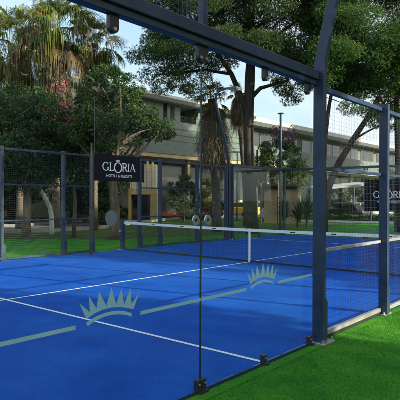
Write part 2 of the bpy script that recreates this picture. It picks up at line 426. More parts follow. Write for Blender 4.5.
G_F = 'mesh fences around the court'
fence('mesh_fence', 0, [2.03, 3.85], 0, 0.0, -1, 'navy mesh fence on the near court edge at the right picture edge', G_F)
fence('mesh_fence', 0, [7.1, 9.0, 11.0, 12.0], 0, 0.0, -1, 'navy mesh fence on the near side beyond the net, past the right picture edge', G_F)
fence('mesh_fence', 0, [-.3, 1.72, 3.66, 4.70], 0, 10.0, 1, 'navy mesh fence behind the court in front of the whitewashed bent trunk', G_F)
fence('mesh_fence', 0, [6.72, 7.70, 9.72, 11.55], 0, 10.0, 1, 'navy mesh fence behind the net, right of the hanging left sign', G_F)

# the short bay between the floodlight pole and the first fence post belongs to the near glass corner
# ------------------------------------------------------------------ floodlight poles
def flood_pole(x, y, s, label, H=6.1):
    t = empty('floodlight_pole', (x, y, 0), label, 'floodlight', 'floodlight poles of the court')
    def sec(yc, z, hy, hx, dz=0): return [(x, yc-hy, z), (x+2*hx, yc-hy, z), (x+2*hx, yc+hy, z), (x, yc+hy, z)]
    hx = .036
    path = [(.065, -.0, .068), (.065, 3.12, .068), (.075, 3.25, .066), (.20, 3.85, .058), (.50, 4.9, .05), (.74, 5.72, .045), (.75, 5.95, .04), (.63, 6.14, .036), (.45, 6.22, .034), (.05, 6.24, .034)]
    b = MB(); rings = []
    for i, (d, z, hy) in enumerate(path):
        a = Vector(path[max(i-1, 0)][:2]); c = Vector(path[min(i+1, len(path)-1)][:2]); tg = (c-a).normalized()
        nd = Vector((tg.y, -tg.x))   # across the pole in the (outward, up) plane
        q = []
        for sx, sn in ((0, -1), (1, -1), (1, 1), (0, 1)):
            q.append((x + sx*2*hx, y + s*(d + nd.x*hy*sn), z + nd.y*hy*sn))
        rings.append(q)
    vs = [v for r in rings for v in r]; fs = [(0,1,2,3), tuple(len(vs)-4+k for k in (3,2,1,0))]
    for i in range(len(rings)-1):
        for k in range(4): fs.append((4*i+k, 4*i+(k+1) % 4, 4*i+4+(k+1) % 4, 4*i+4+k))
    b.add(vs, fs); pole = b.build('pole', M_steel, t, bevel=.006)
    ya, yb = sorted((y+s*.012, y+s*.118))
    MB().prism([(x+.0725, .0), (x+.155, .0), (x+.155, .46), (x+.0725, .56)], lambda a, b_, q: (a, q, b_), ya, yb).build('gusset', M_steel, pole, bevel=.004)
    MB().box((x-.05, y+s*.065-.12, -.012), (x+.22, y+s*.065+.12, .014)).build('base_plate', M_zinc, pole, bevel=.003)
    for dx in (-.025, .195):
        for dy in (-.09, .09): MB().tube([(x+dx, y+s*.065+dy, .012), (x+dx, y+s*.065+dy, .05)], .013, 6).build('bolt', M_zinc, pole)
    # lamp head over the court
    cy = y - s*.25
    h = MB().box((x-.16, cy-.22, 6.12), (x+.24, cy+.22, 6.21)).build('lamp_head', M_steel2, t, bevel=.01)
    MB().box((x-.13, cy-.19, 6.105), (x+.21, cy+.19, 6.119)).build('lens', M_lamp, h)
    MB().tube([(x+hx, y + s*.05, 6.24), (x+hx, cy, 6.225)], .03, 8).build('bracket', M_steel, h)
    # worn charcoal front flat of the mast
    return t
flood_pole(.03, 0.0, -1, 'big navy floodlight mast at the right end of the near glass wall, bent outwards')
flood_pole(11.72, 10.0, 1, 'far bent floodlight mast seen in front of the palm with the shaggy brown skirt')
stp = empty('corner_post', (16.2, 10.3, 0), 'tall straight dark post rising at the far corner of the court', 'post')
MB().tube([(16.2, 10.3, -.02), (16.2, 10.3, 5.75)], [.07, .06], 10).build('shaft', M_steel, stp)
MB().box((16.09, 10.19, 5.753), (16.31, 10.41, 5.80)).build('cap', M_steel, stp)

# bay between mast and first post
def bay(xa, xb, y, parent_label):
    pass

# ------------------------------------------------------------------ glass walls
crown_pts = [(-.226,.830),(-.285,.946),(-.197,.874),(-.206,.986),(-.139,.889),(-.117,1.005),(-.050,.893),(-.004,1.019),(.040,.891),(.091,1.001),(.117,.879),(.180,.990),(.190,.873),(.266,.944),(.211,.831),(.150,.848),(.082,.866),(.025,.874),(-.031,.876),(-.09,.872),(-.139,.862),(-.185,.848)]
arc_pts = [(-.217,.781),(-.228,.805),(-.18,.824),(-.139,.835),(-.09,.843),(-.031,.848),(.02,.847),(.063,.842),(.13,.827),(.191,.804),(.191,.778),(.13,.801),(.063,.816),(.02,.821),(-.031,.822),(-.08,.818),(-.121,.811),(-.17,.798)]

def crown_film(parent, xc, y):
    b = MB()
    b.prism(crown_pts, lambda a, c, t: (xc+a, t, c), y-.0009, y)
    b.prism(arc_pts, lambda a, c, t: (xc+a, t, c), y-.0009, y)
    b.build('crown_emblem', M_film, parent)

def disc(b, x, y, z, r, n=28, r0=0.0, th=.0012):
    if r0 == 0:
        b.prism([(r*math.cos(2*PI*k/n), r*math.sin(2*PI*k/n)) for k in range(n)], lambda a, c, t: (x+a, t, z+c), y-th, y)
    else:
        for k in range(n):
            a0, a1 = 2*PI*k/n, 2*PI*(k+1)/n
            b.prism([(r0*math.cos(a0), r0*math.sin(a0)), (r*math.cos(a0), r*math.sin(a0)), (r*math.cos(a1), r*math.sin(a1)), (r0*math.cos(a1), r0*math.sin(a1))],
                    lambda a, c, t: (x+a, t, z+c), y-th, y)

gw = empty('glass_wall', (-4, 0, 0), 'large clear glass side wall in the foreground with frosted stripe and two crowns', 'glass wall', 'glass walls of the court')
YG = 0.006   # glass from y=-.006 to .006
for i, (xa, xb) in enumerate(((-4.0, -2.004), (-1.996, -.004))):
    pane = MB().box((xa, -.006, .012), (xb, .006, 2.995)).build('glass_pane', M_glass, gw)
    xc = -3.0 if i == 0 else -1.02
    for s0, s1 in (((xa+.01, -3.317), (-2.717, xb)) if i == 0 else ((xa, -1.314), (-.73, xb))):
        MB().box((s0, -.0069, .775), (s1, -.0061, .803)).build('safety_stripe', M_film, pane)
    crown_film(pane, xc, -.0061)
    b = MB(); disc(b, xc-.01, -.0061, 1.521, .056 if i == 0 else .05); b.build('marker_disc', M_disc, pane)
# dark rubber seam at the joint
MB().box((-2.0035, -.0075, .013), (-1.9965, .0075, 2.99)).build('seam', M_black, gw)
# beam and lower channel
MB().box((-4.0, -.075, 3.045), (.028, .045, 3.15)).build('top_beam', M_steel, gw, bevel=.008)
MB().box((-4.0, -.05, 2.985), (.028, .03, 3.044)).build('lower_channel', M_steel, gw, bevel=.006)
MB().box((-4.0, -.022, -.012), (.028, -.0065, .012)).build('bottom_seal', M_black, gw)
for x, hw, hh in ((-2.0, .058, .10), (-1.0, .026, .085), (-3.0, .026, .085), (-.05, .026, .085)):
    c = MB().prism([(-.058, -.012), (.024, -.012), (.024, hh), (-.026, hh), (-.026, .008), (-.058, .008)], lambda a, q, t: (t, a, q), x-hw, x+hw)
    cl = c.build('clamp', M_black, gw, bevel=.004)
    for dx in ((-.038, .038) if hw > .05 else (0,)):
        MB().tube([(x+dx, -.026, hh*.62), (x+dx, -.035, hh*.62)], .010, 8).build('bolt', M_zinc, cl)
for x, hw in ((-2.0, .06), (-1.0, .035), (-3.0, .042), (-.12, .035)):
    z0 = 2.86
    prof = [(-hw, 2.984)] + [(-hw*math.cos(a), z0+.03-hw*math.sin(a)*.9) for a in [PI*k/8 for k in range(9)]] + [(hw, 2.984)]
    c = MB().prism(prof, lambda a, q, t: (x+a, t, q), -.024, .02)
    cl = c.build('hanging_bracket', M_black, gw, bevel=.003)
    for dx in ((-.035, .035) if hw > .05 else (0,)):
        MB().tube([(x+dx, -.024, z0+.02), (x+dx, -.033, z0+.02)], .014, 10).build('bolt', M_zinc, cl)
for x in (-2.081, -1.919):
    b = MB(); disc(b, x, -.0065, 1.478, .044, 24, .017, .012)
    r = b.build('joint_fixing', M_zinc, gw)
    b = MB(); b.tube([(x, -.0065, 1.478), (x, -.011, 1.478)], .0165, 16); b.build('bolt_hole', M_black, r)
# raised mesh over the rear bay
MB().box((-2.03, -.045, 3.152), (-1.97, .015, 4.03)).build('upper_post', M_steel, gw, bevel=.005)
MB().box((-4.0, -.04, 3.97), (-2.032, .01, 4.03)).build('upper_rail', M_steel, gw, bevel=.005)
w = MB(); wire_grid(w, (-4.0, -.045, 0), (1, 0, 0), 1.968, .815, 3.152, .05, .003); w.build('mesh_panel', M_wire, gw)
# mesh bay hung between mast and first fence post
nb = empty('mesh_bay', (.2, 0, 0), 'narrow navy mesh panel with pale bottom rail between the big mast and next post', 'fence', G_F)
MB().box((.105, -.05, 2.945), (2.028, .006, 3.005)).build('top_rail', M_steel, nb, bevel=.005)
MB().box((.105, -.04, 1.035), (2.028, .0, 1.075)).build('middle_rail', M_alu, nb, bevel=.004)
MB().box((.105, -.04, 2.01), (2.028, .0, 2.05)).build('middle_rail', M_steel, nb, bevel=.004)
MB().box((.19, -.045, .035), (2.028, .005, .09)).build('bottom_rail', M_alu, nb, bevel=.004)
MB().box((.19, -.040, -.01), (2.028, .0, .034)).build('kick_strip', M_black, nb)
w = MB(); wire_grid(w, (.105, .012, 0), (1, 0, 0), 1.92, 2.9, .05, t=.0009); w.build('mesh_panel', M_wire, nb)

def glass_run(label, p0, u, panes, posts, nrm, w=2.0, H=3.0):
    """generic further glass wall; nrm = outward normal"""
    t = empty('glass_wall', (p0[0], p0[1], 0), label, 'glass wall', 'glass walls of the court')
    u = Vector((*u, 0)); nv = Vector((*nrm, 0)); p0 = Vector((*p0, 0))
    for i in range(panes):
        c = p0 + u*(w*(i+.5))
        MB().obox(c, u, w/2-.005, .006, .012, H-.005).build('glass_pane', M_glass2, t)
        for z0, z1 in ((0, .1), (H-.1, H-.005)):
            for e in (0, 1):
                q = p0 + u*(w*(i+e) + (.06 if e == 0 else -.06)) + nv*.018
                MB().obox(q, u, .04, .010, z0, z1).build('clamp', M_black, t)
    c = p0 + u*(w*panes/2) + nv*.02
    MB().obox(c, u, w*panes/2, .05, H, H+.10).build('top_beam', M_steel, t, bevel=.006)
    for d in posts:
        q = p0 + u*d + nv*.075
        MB().obox(q, u, .035, .065, 0, H+.06 if d not in () else H).build('post', M_steel, t, bevel=.005)
    return t
glass_run('glass wall across the far end of the court, carrying the right hand sign', (16.0, 0), (0, 1), 5, (.0, 10.0), (1, 0))
glass_run('glass wall bay closing the back left side of the court by the far corner', (12.02, 10.0), (1, 0), 2, (0.0,), (0, 1), w=1.98)
glass_run('glass wall on the near side at the far right corner, past the picture edge', (12.1, 0.0), (1, 0), 2, (0.0,), (0, -1), w=1.92)
glass_run('glass wall behind the near end of the court, just outside the left picture edge', (-4.05, .05), (0, 1), 5, (10.0,), (-1, 0), w=1.98)

# ------------------------------------------------------------------ net
nt_ = empty('court_net', (NETX, 5, 0), 'long dark padel net with a white top tape across the blue court', 'net')
def sag(y): return .88 + .04*((y-5)/5)**2
b = MB(); NS = 40
for i in range(NS):
    ya, yb = .05+9.9*i/NS, .05+9.9*(i+1)/NS; za, zb = sag(ya), sag(yb)
    b.add([(NETX-.011, ya, za-.075), (NETX+.011, ya, za-.075), (NETX+.011, ya, za), (NETX-.011, ya, za), (NETX-.011, yb, zb-.075), (NETX+.011, yb, zb-.075), (NETX+.011, yb, zb), (NETX-.011, yb, zb)],
          [(0,1,5,4),(1,2,6,5),(2,3,7,6),(3,0,4,7)] + ([(0,3,2,1)] if i == 0 else []) + ([(4,5,6,7)] if i == NS-1 else []))
tape = b.build('tape', M_tape, nt_)
b = MB()
for y in (1.3, 2.6, 3.7, 6.2, 7.4, 8.6):
    MB().box((NETX-.0125, y-.07, sag(y)-.055), (NETX-.0112, y+.07, sag(y)-.03)).build('dark_mark', M_net, tape)
b = MB(); t = .0016
for i in range(1, 220):
    y = .05+9.9*i/220; z1 = sag(y)-.07
    b.add([(NETX-t, y-t, .03), (NETX+t, y-t, .03), (NETX, y+t, .03), (NETX-t, y-t, z1), (NETX+t, y-t, z1), (NETX, y+t, z1)], [(0,1,4,3),(1,2,5,4),(2,0,3,5)])
for k in range(1, 19):
    f = k/19
    for i in range(NS):
        ya, yb = .05+9.9*i/NS, .05+9.9*(i+1)/NS
        za = .03+(sag(ya)-.105)*f; zb = .03+(sag(yb)-.105)*f
        b.add([(NETX-t, ya, za-t), (NETX+t, ya, za-t), (NETX, ya, za+t), (NETX-t, yb, zb-t), (NETX+t, yb, zb-t), (NETX, yb, zb+t)], [(0,1,4,3),(1,2,5,4),(2,0,3,5)])
b.build('net_mesh', M_net, nt_)
MB().box((NETX-.012, .05, .008), (NETX+.012, 9.95, .045)).build('bottom_cord', M_net, nt_)
MB().box((NETX-.018, 4.975, .006), (NETX+.018, 5.025, .885)).build('centre_strap', M_tape, nt_)
for y in (-.02, 10.02):
    p = MB().box((NETX-.07, y-.05, -.01), (NETX+.07, y+.05, .98)).build('post', M_steel, nt_, bevel=.008)
    MB().box((NETX-.14, y-.10, -.012), (NETX+.14, y+.10, .014)).build('base_plate', M_zinc, p)
    MB().tube([(NETX-.075, y, .6), (NETX-.13, y, .6)], .03, 12).build('winder', M_zinc, p)

# ------------------------------------------------------------------ signs
def stroke(pts, ws):
    """list of quads for a flat stroke with a width at each point"""
    pts = [Vector(p) for p in pts]; out = []; Ls = []; Rs = []
    for i, p in enumerate(pts):
        d = (pts[min(i+1, len(pts)-1)]-pts[max(i-1, 0)]).normalized(); n_ = Vector((-d.y, d.x))
        Ls.append(p+n_*ws[i]/2); Rs.append(p-n_*ws[i]/2)
    for i in range(len(pts)-1): out.append([Ls[i], Ls[i+1], Rs[i+1], Rs[i]])
    return out
def arcpts(cx, cy, rx, ry, a0, a1, n): return [(cx+rx*math.cos(rad(a0+(a1-a0)*i/n)), cy+ry*math.sin(rad(a0+(a1-a0)*i/n))) for i in range(n+1)]
def thickthin(pts, cx, lo, hi, r): return [lo+(hi-lo)*min(1, abs(p[0]-cx)/r) for p in pts]
def letters():
    Q = []; x = 0
    def put(st, dx): Q.extend([[(p.x+dx, p.y) for p in q] for q in st])
    TK, TN = .135, .06
    def serif(cx, y, w=.30): return stroke([(cx-w/2, y), (cx+w/2, y)], [.045, .045])
    # G
    p = arcpts(.52, .5, .46, .48, 48, 325, 22); put(stroke(p, thickthin(p, .52, TN, TK, .46)), x)
    put(stroke([(.86, .05), (.86, .42)], [TK, TK]), x); put(serif(.86, .42), x); put(stroke([(.84, .86), (.84, .68)], [.04, .04]), x); x += 1.06
    # L
    put(stroke([(.15, 0), (.15, 1)], [TK, TK]) + serif(.15, .98) + serif(.15, .02) + stroke([(.15, .03), (.66, .03)], [TN, TN]) + stroke([(.65, .0), (.65, .22)], [.05, .03]), x); x += .72
    # O, larger and dropped
    p = arcpts(.64, .42, .57, .60, 0, 360, 36); put(stroke(p, thickthin(p, .64, TN+.01, TK+.03, .57)), x); ox = x+.64; x += 1.28
    # R
    put(stroke([(.17, 0), (.17, 1)], [TK, TK]) + serif(.17, .98) + serif(.17, .02), x)
    p = [(.17, .97)] + arcpts(.42, .73, .27, .24, 90, -90, 10) + [(.17, .49)]; put(stroke(p, thickthin(p, .2, TN, TK, .45)), x)
    put(stroke([(.40, .49), (.82, .0)], [TK, TK]) + serif(.84, .02, .2), x); x += .92
    # I
    put(stroke([(.16, 0), (.16, 1)], [TK, TK]) + serif(.16, .98) + serif(.16, .02), x); x += .36
    # A
    put(stroke([(.10, 0), (.47, 1)], [TN, TN]) + stroke([(.45, 1), (.84, 0)], [TK, TK]) + stroke([(.24, .34), (.70, .34)], [.05, .05]) + serif(.10, .02, .24) + serif(.86, .02, .28), x); x += .98
    return Q, x, ox
def text_mesh(body, size):
    c = bpy.data.curves.new('caption', 'FONT'); c.body = body; c.size = size; c.align_x = 'CENTER'
    o = bpy.data.objects.new('caption', c); COL.objects.link(o)
    bpy.context.view_layer.update()
    dg = bpy.context.evaluated_depsgraph_get()
    me = bpy.data.meshes.new_from_object(o.evaluated_get(dg))
    vs = [tuple(v.co) for v in me.vertices]; fs = [tuple(p.vertices) for p in me.polygons]
    bpy.data.objects.remove(o); bpy.data.meshes.remove(me); bpy.data.curves.remove(c)
    return vs, fs
LET, LW, OX = letters()
CAPV, CAPF = text_mesh('HOTELS & RESORTS', .125)

def sign(loc, rz, label, W=2.18, H=.84, zt=0):
    t = empty('sign_board', loc, label, 'sign', 'black hanging court signs')
    def place(o): return o
    b = MB(); o = t.location
    def add(mb, name, mat, par, bevel=0):
        mb.v = [(x+o.x, y+o.y, z+o.z) for x, y, z in mb.v]; return mb.build(name, mat, par, bevel=bevel)
    add(MB().box((-W/2, -.012, -H/2), (W/2, .012, H/2)), 'board', M_board, t, .003)
    for x in (-W/2-.012, W/2-.012): add(MB().box((x, -.02, -H/2-.02), (x+.024, .02, H/2+.02)), 'edge_batten', M_steel, t)
    cap = .265; x0 = -LW*cap/2; z0 = -.09
    m = MB()
    for i, q in enumerate(LET):
        k = -.0165 - .0004*(i % 5)
        m.prism(q, lambda a, c, tt: (x0+a*cap, tt, z0+c*cap), k, -.0122)
    add(m, 'lettering', M_letter, t)
    m = MB()
    m.add([(x, -.0135, z-.29) for x, y, zz in CAPV for z in (y,)], CAPF); m.v = [(v[0]*1.0, v[1], v[2]) for v in m.v]
    add(m, 'caption', M_letter, t)
    m = MB(); cx = x0+OX*cap; s_ = .33
    for poly in (crown_pts, arc_pts):
        m.prism(poly, lambda a, c, tt: (cx+a*s_, tt, .205+(c-.78)*s_), -.0155, -.0123)
    add(m, 'crown_emblem', M_letter, t)
    t.rotation_euler = (0, 0, rz)
    return t
sign((5.83, 10.04, 2.64), 0, 'black hanging sign with white lettering over the opening left of the net')
sign((15.93, 4.93, 1.84), -PI/2, 'black sign with white lettering on the far end glass at the right', H=1.32)

# tall chain-link screen behind the left sign
cl = empty('chain_link_fence', (8, 10.6, 0), 'tall diamond chain link screen rising behind the left sign and net', 'fence')
b = MB(); x0, x1, z0, z1, sp, t = 5.3, 11.6, 0.1, 4.8, .125, .0016
def diag(b, a, c):
    b.add([(a[0]-t, 10.6, a[1]), (a[0]+t, 10.6-t, a[1]), (a[0]+t, 10.6+t, a[1]), (c[0]-t, 10.6, c[1]), (c[0]+t, 10.6-t, c[1]), (c[0]+t, 10.6+t, c[1])], [(0,1,4,3),(1,2,5,4),(2,0,3,5)])
zc0 = 3.0
k = x0-(z1-zc0)
while k < x1:
    for sgn in (1, -1):
        a = [k, zc0 if sgn > 0 else z1]; c = [k+(z1-zc0), z1 if sgn > 0 else zc0]
        if a[0] < x0: a[1] += sgn*(x0-a[0]); a[0] = x0
        if c[0] > x1: c[1] -= sgn*(c[0]-x1); c[0] = x1
        if c[0] > a[0]: diag(b, a, c)
    k += sp
b.build('mesh_panel', M_chain, cl)
for x in (5.27, 11.63): MB().tube([(x, 10.62, -.02), (x, 10.62, 4.85)], .011, 8).build('post', M_chain, cl)
MB().tube([(5.27, 10.62, 4.83), (11.63, 10.62, 4.83)], .006, 6).build('top_wire', M_chain, cl)
wp = at(91.5, 15.4)
w0 = MB().tube([(wp.x, wp.y, -.02), (wp.x+.005, wp.y, 1.8), (wp.x-.01, wp.y, 3.3)], [.034, .030, .024], 10).build('wooden_pole', M_wood, None, smooth=True)
tag(w0, 'slim sunlit wooden pole beside the left edge of the left sign', 'pole')

# ------------------------------------------------------------------ vegetation
def rand_dirs(n):
    v = RNG.normal(size=(n, 3)); return v/np.linalg.norm(v, axis=1, keepdims=True)
def leaf_quads(c, d, L_, W_):
    """c centres (n,3), d leaf axis (n,3), rhombus leaves with random roll"""
    n = len(c); r = rand_dirs(n); s = np.cross(d, r); s /= np.linalg.norm(s, axis=1, keepdims=True)+1e-9
    L_ = np.asarray(L_).reshape(-1, 1); W_ = np.asarray(W_).reshape(-1, 1)
    bend = np.cross(d, s)*L_*.12
    V = np.stack([c-d*L_*.5, c+s*W_*.5+bend*.6, c+d*L_*.5-bend*.5, c-s*W_*.5+bend*.6], 1)
    return V.reshape(-1, 3)
def clump_cloud(cent, rad_, per, L0, W0, squash=.75, droop=.25):
    C = []
    k = len(cent); idx = np.repeat(np.arange(k), per)
    d = rand_dirs(len(idx)); rr = RNG.uniform(.25, 1, len(idx))**.55
    off = d*rr[:, None]*np.asarray(rad_)[idx][:, None]; off[:, 2] *= squash
    c = np.asarray(cent)[idx]+off
    ax = off/(np.linalg.norm(off, axis=1, keepdims=True)+1e-6)*.8+rand_dirs(len(idx))*.7; ax[:, 2] -= droop
    ax /= np.linalg.norm(ax, axis=1, keepdims=True)
    L_ = L0*RNG.uniform(.6, 1.3, len(idx))
    return leaf_quads(c, ax, L_, L_*W0/L0)
def ellipsoid_clumps(center, R, n, inner=.35, seed=None):
    d = rand_dirs(n); rr = RNG.uniform(inner, 1, n)**.6
    p = np.asarray(center)+d*rr[:, None]*np.asarray(R)
    return p

def limb(b, a, c, r0, r1, bow=.15, n=6):
    a = Vector(a); c = Vector(c); L_ = (c-a).length
    off = Vector((random.uniform(-1, 1), random.uniform(-1, 1), random.uniform(-.2, 1)))*L_*bow
    pts = [a.lerp(c, t/5)+off*math.sin(PI*t/5) for t in range(6)]
    b.tube(pts, [r0+(r1-r0)*t/5 for t in range(6)], n, cap=False)

def tree(name, loc, label, group, mats, trunk, crowns, per=110, leaf=(.16, .085), squash=.75, clr=(.35, .7), limbs=10, extra=None, cat='tree', droop=.2):
    """trunk: list of (dx,dy,z,r); crowns: list of (cx,cy,cz,Rx,Ry,Rz,nclumps) relative to loc"""
    t = empty(name, loc, label, cat, group); o = Vector(loc)
    tb = MB(); tb.tube([o+Vector(p[:3]) for p in trunk], [p[3] for p in trunk], 12)
    VV = []
    for ci, (cx, cy, cz, Rx, Ry, Rz, nc) in enumerate(crowns):
        cen = ellipsoid_clumps((o.x+cx, o.y+cy, o.z+cz), (Rx, Ry, Rz), nc)
        rr = RNG.uniform(clr[0], clr[1], nc)
        VV.append(clump_cloud(cen, rr, per, leaf[0], leaf[1], squash, droop))
        for k in range(min(limbs, nc)):
            q = trunk[-1-(k % max(1, len(trunk)//2))]
            limb(tb, o+Vector(q[:3]), cen[k], q[3]*.45, .015)
    tb.build('trunk', mats[0], t, smooth=True)
    np_obj('crown', np.concatenate(VV), 4, mats[1], t)
    if extra:
        for nm, cen, rr, pr, lf, m in extra:
            cen = np.asarray(cen)+np.array([o.x, o.y, o.z])
            np_obj(nm, clump_cloud(cen, rr, pr, lf[0], lf[1]), 4, m, t)
    return t

def pine(name, loc, label, group, trunk, branches, pads, mat=LF_pine, tuft=.11, per=1300, extra=None):
    """pads: (x,y,z,R,H) flattened needle clouds relative to loc"""
    t = empty(name, loc, label, 'tree', group); o = np.array(loc)
    tb = MB()
    tb.tube([Vector(loc)+Vector(p[:3]) for p in trunk], [p[3] for p in trunk], 12)
    for br in branches: tb.tube([Vector(loc)+Vector(p[:3]) for p in br], [p[3] for p in br], 8)
    def needles(pads):
        out = []
        for (x, y, z, R, H) in pads:
            nt = int(per*R*R*.55)+30
            d = rand_dirs(nt); rr = RNG.uniform(.1, 1, nt)**.5
            c = np.array([x, y, z])+o+d*rr[:, None]*np.array([R, R, H])
            # lumpy outline
            c += .22*R*np.sin(c[:, [1, 2, 0]]*3.1+x)*.5
            K = 8
            cc = np.repeat(c, K, 0); ax = rand_dirs(len(cc))*.9+np.repeat(d*np.array([.7, .7, .5])+np.array([0, 0, .35]), K, 0)
            ax /= np.linalg.norm(ax, axis=1, keepdims=True)
            s = np.cross(ax, rand_dirs(len(cc))); s /= np.linalg.norm(s, axis=1, keepdims=True)+1e-9
            l = tuft*RNG.uniform(.6, 1.2, (len(cc), 1)); w = .011*RNG.uniform(.7, 1.3, (len(cc), 1))
            out.append(np.stack([cc-s*w, cc+s*w, cc+ax*l], 1).reshape(-1, 3))
        return np.concatenate(out)
    for (x, y, z, R, H) in pads[::2]:
        br = min(branches+[trunk], key=lambda b_: (Vector(b_[-1][:3])-Vector((x, y, z))).length)
        limb(tb, Vector(loc)+Vector(br[-1][:3]), Vector(loc)+Vector((x, y, z-.1*H)), br[-1][3]*.7, .02, .08)
    tb.build('trunk', M_pbark, t, smooth=True)
    np_obj('crown', needles(pads), 3, mat, t)
    if extra: np_obj('sunlit_foliage', needles(extra), 3, LF_sunlit, t)
    return t

def palm(loc, zc, label, nf=34, R=1.9, skirt=(2.6, .55), trunk_r=.2, lean=(0, 0), mat=LF_palm, droopy=1.0, group='fan palms'):
    t = empty('fan_palm', loc, label, 'palm', group); o = Vector(loc)
    tb = MB(); m = 7
    tb.tube([o+Vector((lean[0]*(k/m)**1.5, lean[1]*(k/m)**1.5, zc*k/m)) for k in range(m+1)], [trunk_r*(1.25 if k == 0 else 1-.15*k/m) for k in range(m+1)], 12)
    tb.build('trunk', M_palmbark, t, smooth=True)
    top = np.array([o.x+lean[0], o.y+lean[1], zc])
    def frond_fan(base, az, el, plen, flen, nl, droop, mode):
        h = np.array([math.cos(az), math.sin(az), 0]); up = np.array([0, 0, 1.])
        tip = base+h*plen*math.cos(el)+up*(plen*math.sin(el)-plen*.15)
        side = np.array([-h[1], h[0], 0])
        ax0 = h*math.cos(el-.35)+up*math.sin(el-.35)
        quads = []
        w0 = .011
        s = side*w0
        quads += [base-s, base+s, tip+s, tip-s]
        for k in range(nl):
            a = (k/(nl-1)-.5)*2.5
            d = ax0*math.cos(a)+side*math.sin(a)
            l = flen*(1-.28*abs(a)/1.25)*RNG.uniform(.85, 1.1)
            p0 = tip; p1 = tip+d*l*.5+up*(-.04*droop*l); d2 = d*.55+up*(-.75*droop)+RNG.normal(0, .08, 3)
            p2 = p1+d2/np.linalg.norm(d2)*l*.42; p3 = p2+np.array([d[0]*.06, d[1]*.06, -1.0])*l*RNG.uniform(.25, .6)*droop
            nrm = np.cross(d, up); nrm /= np.linalg.norm(nrm)+1e-6
            w = .021
            quads += [p0-nrm*w*.3, p0+nrm*w*.3, p1+nrm*w, p1-nrm*w]
            quads += [p1-nrm*w, p1+nrm*w, p2+nrm*w*.6, p2-nrm*w*.6]
            quads += [p2-nrm*w*.6, p2+nrm*w*.6, p3+nrm*.004, p3-nrm*.004]
        return quads
    Q = []; QD = []
    for i in range(nf):
        f = i/nf; az = i*2.39996+RNG.uniform(-.35, .35); el = rad(80-125*f+RNG.uniform(-16, 16))
        old = f > .45 and RNG.uniform() < .45
        q = frond_fan(top+np.array([0, 0, -.35*f]), az, el, R*RNG.uniform(.38, .68), R*RNG.uniform(.45, .72), 34, droopy*(.45+.6*f)*RNG.uniform(.7, 1.35), 0)
        if old: QD += q
        else: Q += q
    np_obj('crown', np.array(Q), 4, mat, t)
    if QD: np_obj('dead_fronds', np.array(QD), 4, LF_dead, t)
    if skirt[0] > 0:
        n = int(1100*skirt[0]); az = RNG.uniform(0, 2*PI, n); z = zc-.5-RNG.uniform(0, 1, n)**1.15*skirt[0]
        f = (zc-.5-z)/skirt[0]; r = (trunk_r+skirt[1]*np.sin(np.clip(f*1.9+.35, 0, PI))*RNG.uniform(.25, 1, n))
        fr = np.clip(z/zc, 0, 1)**1.5
        p = np.stack([o.x+lean[0]*fr+np.cos(az)*r, o.y+lean[1]*fr+np.sin(az)*r, z], 1)
        l = RNG.uniform(.3, 1.2, n); w = RNG.uniform(.005, .017, n)
        d = np.stack([np.cos(az)*.16+RNG.normal(0, .2, n), np.sin(az)*.16+RNG.normal(0, .2, n), -np.ones(n)], 1)
        s = np.stack([-np.sin(az), np.cos(az), np.zeros(n)], 1)*w[:, None]
        V = np.stack([p-s, p+s, p+d*l[:, None]+s*.3, p+d*l[:, None]-s*.3], 1)
        np_obj('dead_skirt', V, 4, LF_dead, t)
    return t

G_P = 'fan palms'
palm(at(20, 29), 10.3, 'fan palm with sunlit yellow drooping fronds, leftmost behind the dark bush', R=2.7, nf=46, skirt=(4.2, .7), droopy=1.35)
palm(at(56, 27), 10.4, 'tallest shaggy fan palm with long hanging brown threads above the pink flowers', R=2.5, nf=50, skirt=(5.5, .75), droopy=1.45)
palm(at(94, 28.5), 10.1, 'fan palm with grey green drooping fronds against the pale sky', R=1.8, nf=30, skirt=(4.5, .6), droopy=1.1)
palm(at(217, 27.5), 6.9, 'thick palm with a dense shaggy brown skirt right of the hotel front', R=1.1, nf=18, skirt=(2.7, .75), trunk_r=.24, mat=LF_sunlit, lean=(-.25, .2))
palm(at(247, 33), 8.4, 'slender palm trunk with a small ragged head beside the big forked pine', R=.75, nf=14, skirt=(1.3, .35), trunk_r=.2, mat=LF_dead, lean=(-.45, .5))

G_T = 'broadleaf trees around the court'
# dark bush tree on the left with pink flowers
tree('flowering_tree', at(26, 21.5), 'dense dark green tree with pink blossom at the far left, below the palms', G_T, (M_bark, LF_dark),
     [(0, 0, -.03, .2), (.05, 0, 1.0, .17), (.1, .05, 2.4, .14)], [(0, 0, 4.2, 2.3, 1.8, 2.1, 200), (.9, .8, 3.7, 1.5, 1.2, 1.2, 70)], per=210, leaf=(.12, .06),
     extra=[('blossom', np.stack([RNG.normal(.9, .75, 26), RNG.normal(-1.3, .35, 26), RNG.normal(5.2, .55, 26)], 1), RNG.uniform(.12, .3, 26), 26, (.09, .07), M_pinkf)])
tree('broadleaf_tree', at(-28, 23), 'dark leafy tree cut by the left picture edge', G_T, (M_bark, LF_dark),
     [(0, 0, -.03, .22), (0, 0, 2.2, .17)], [(0, 0, 4.2, 2.6, 2.2, 2.7, 170)], per=130, leaf=(.17, .085))
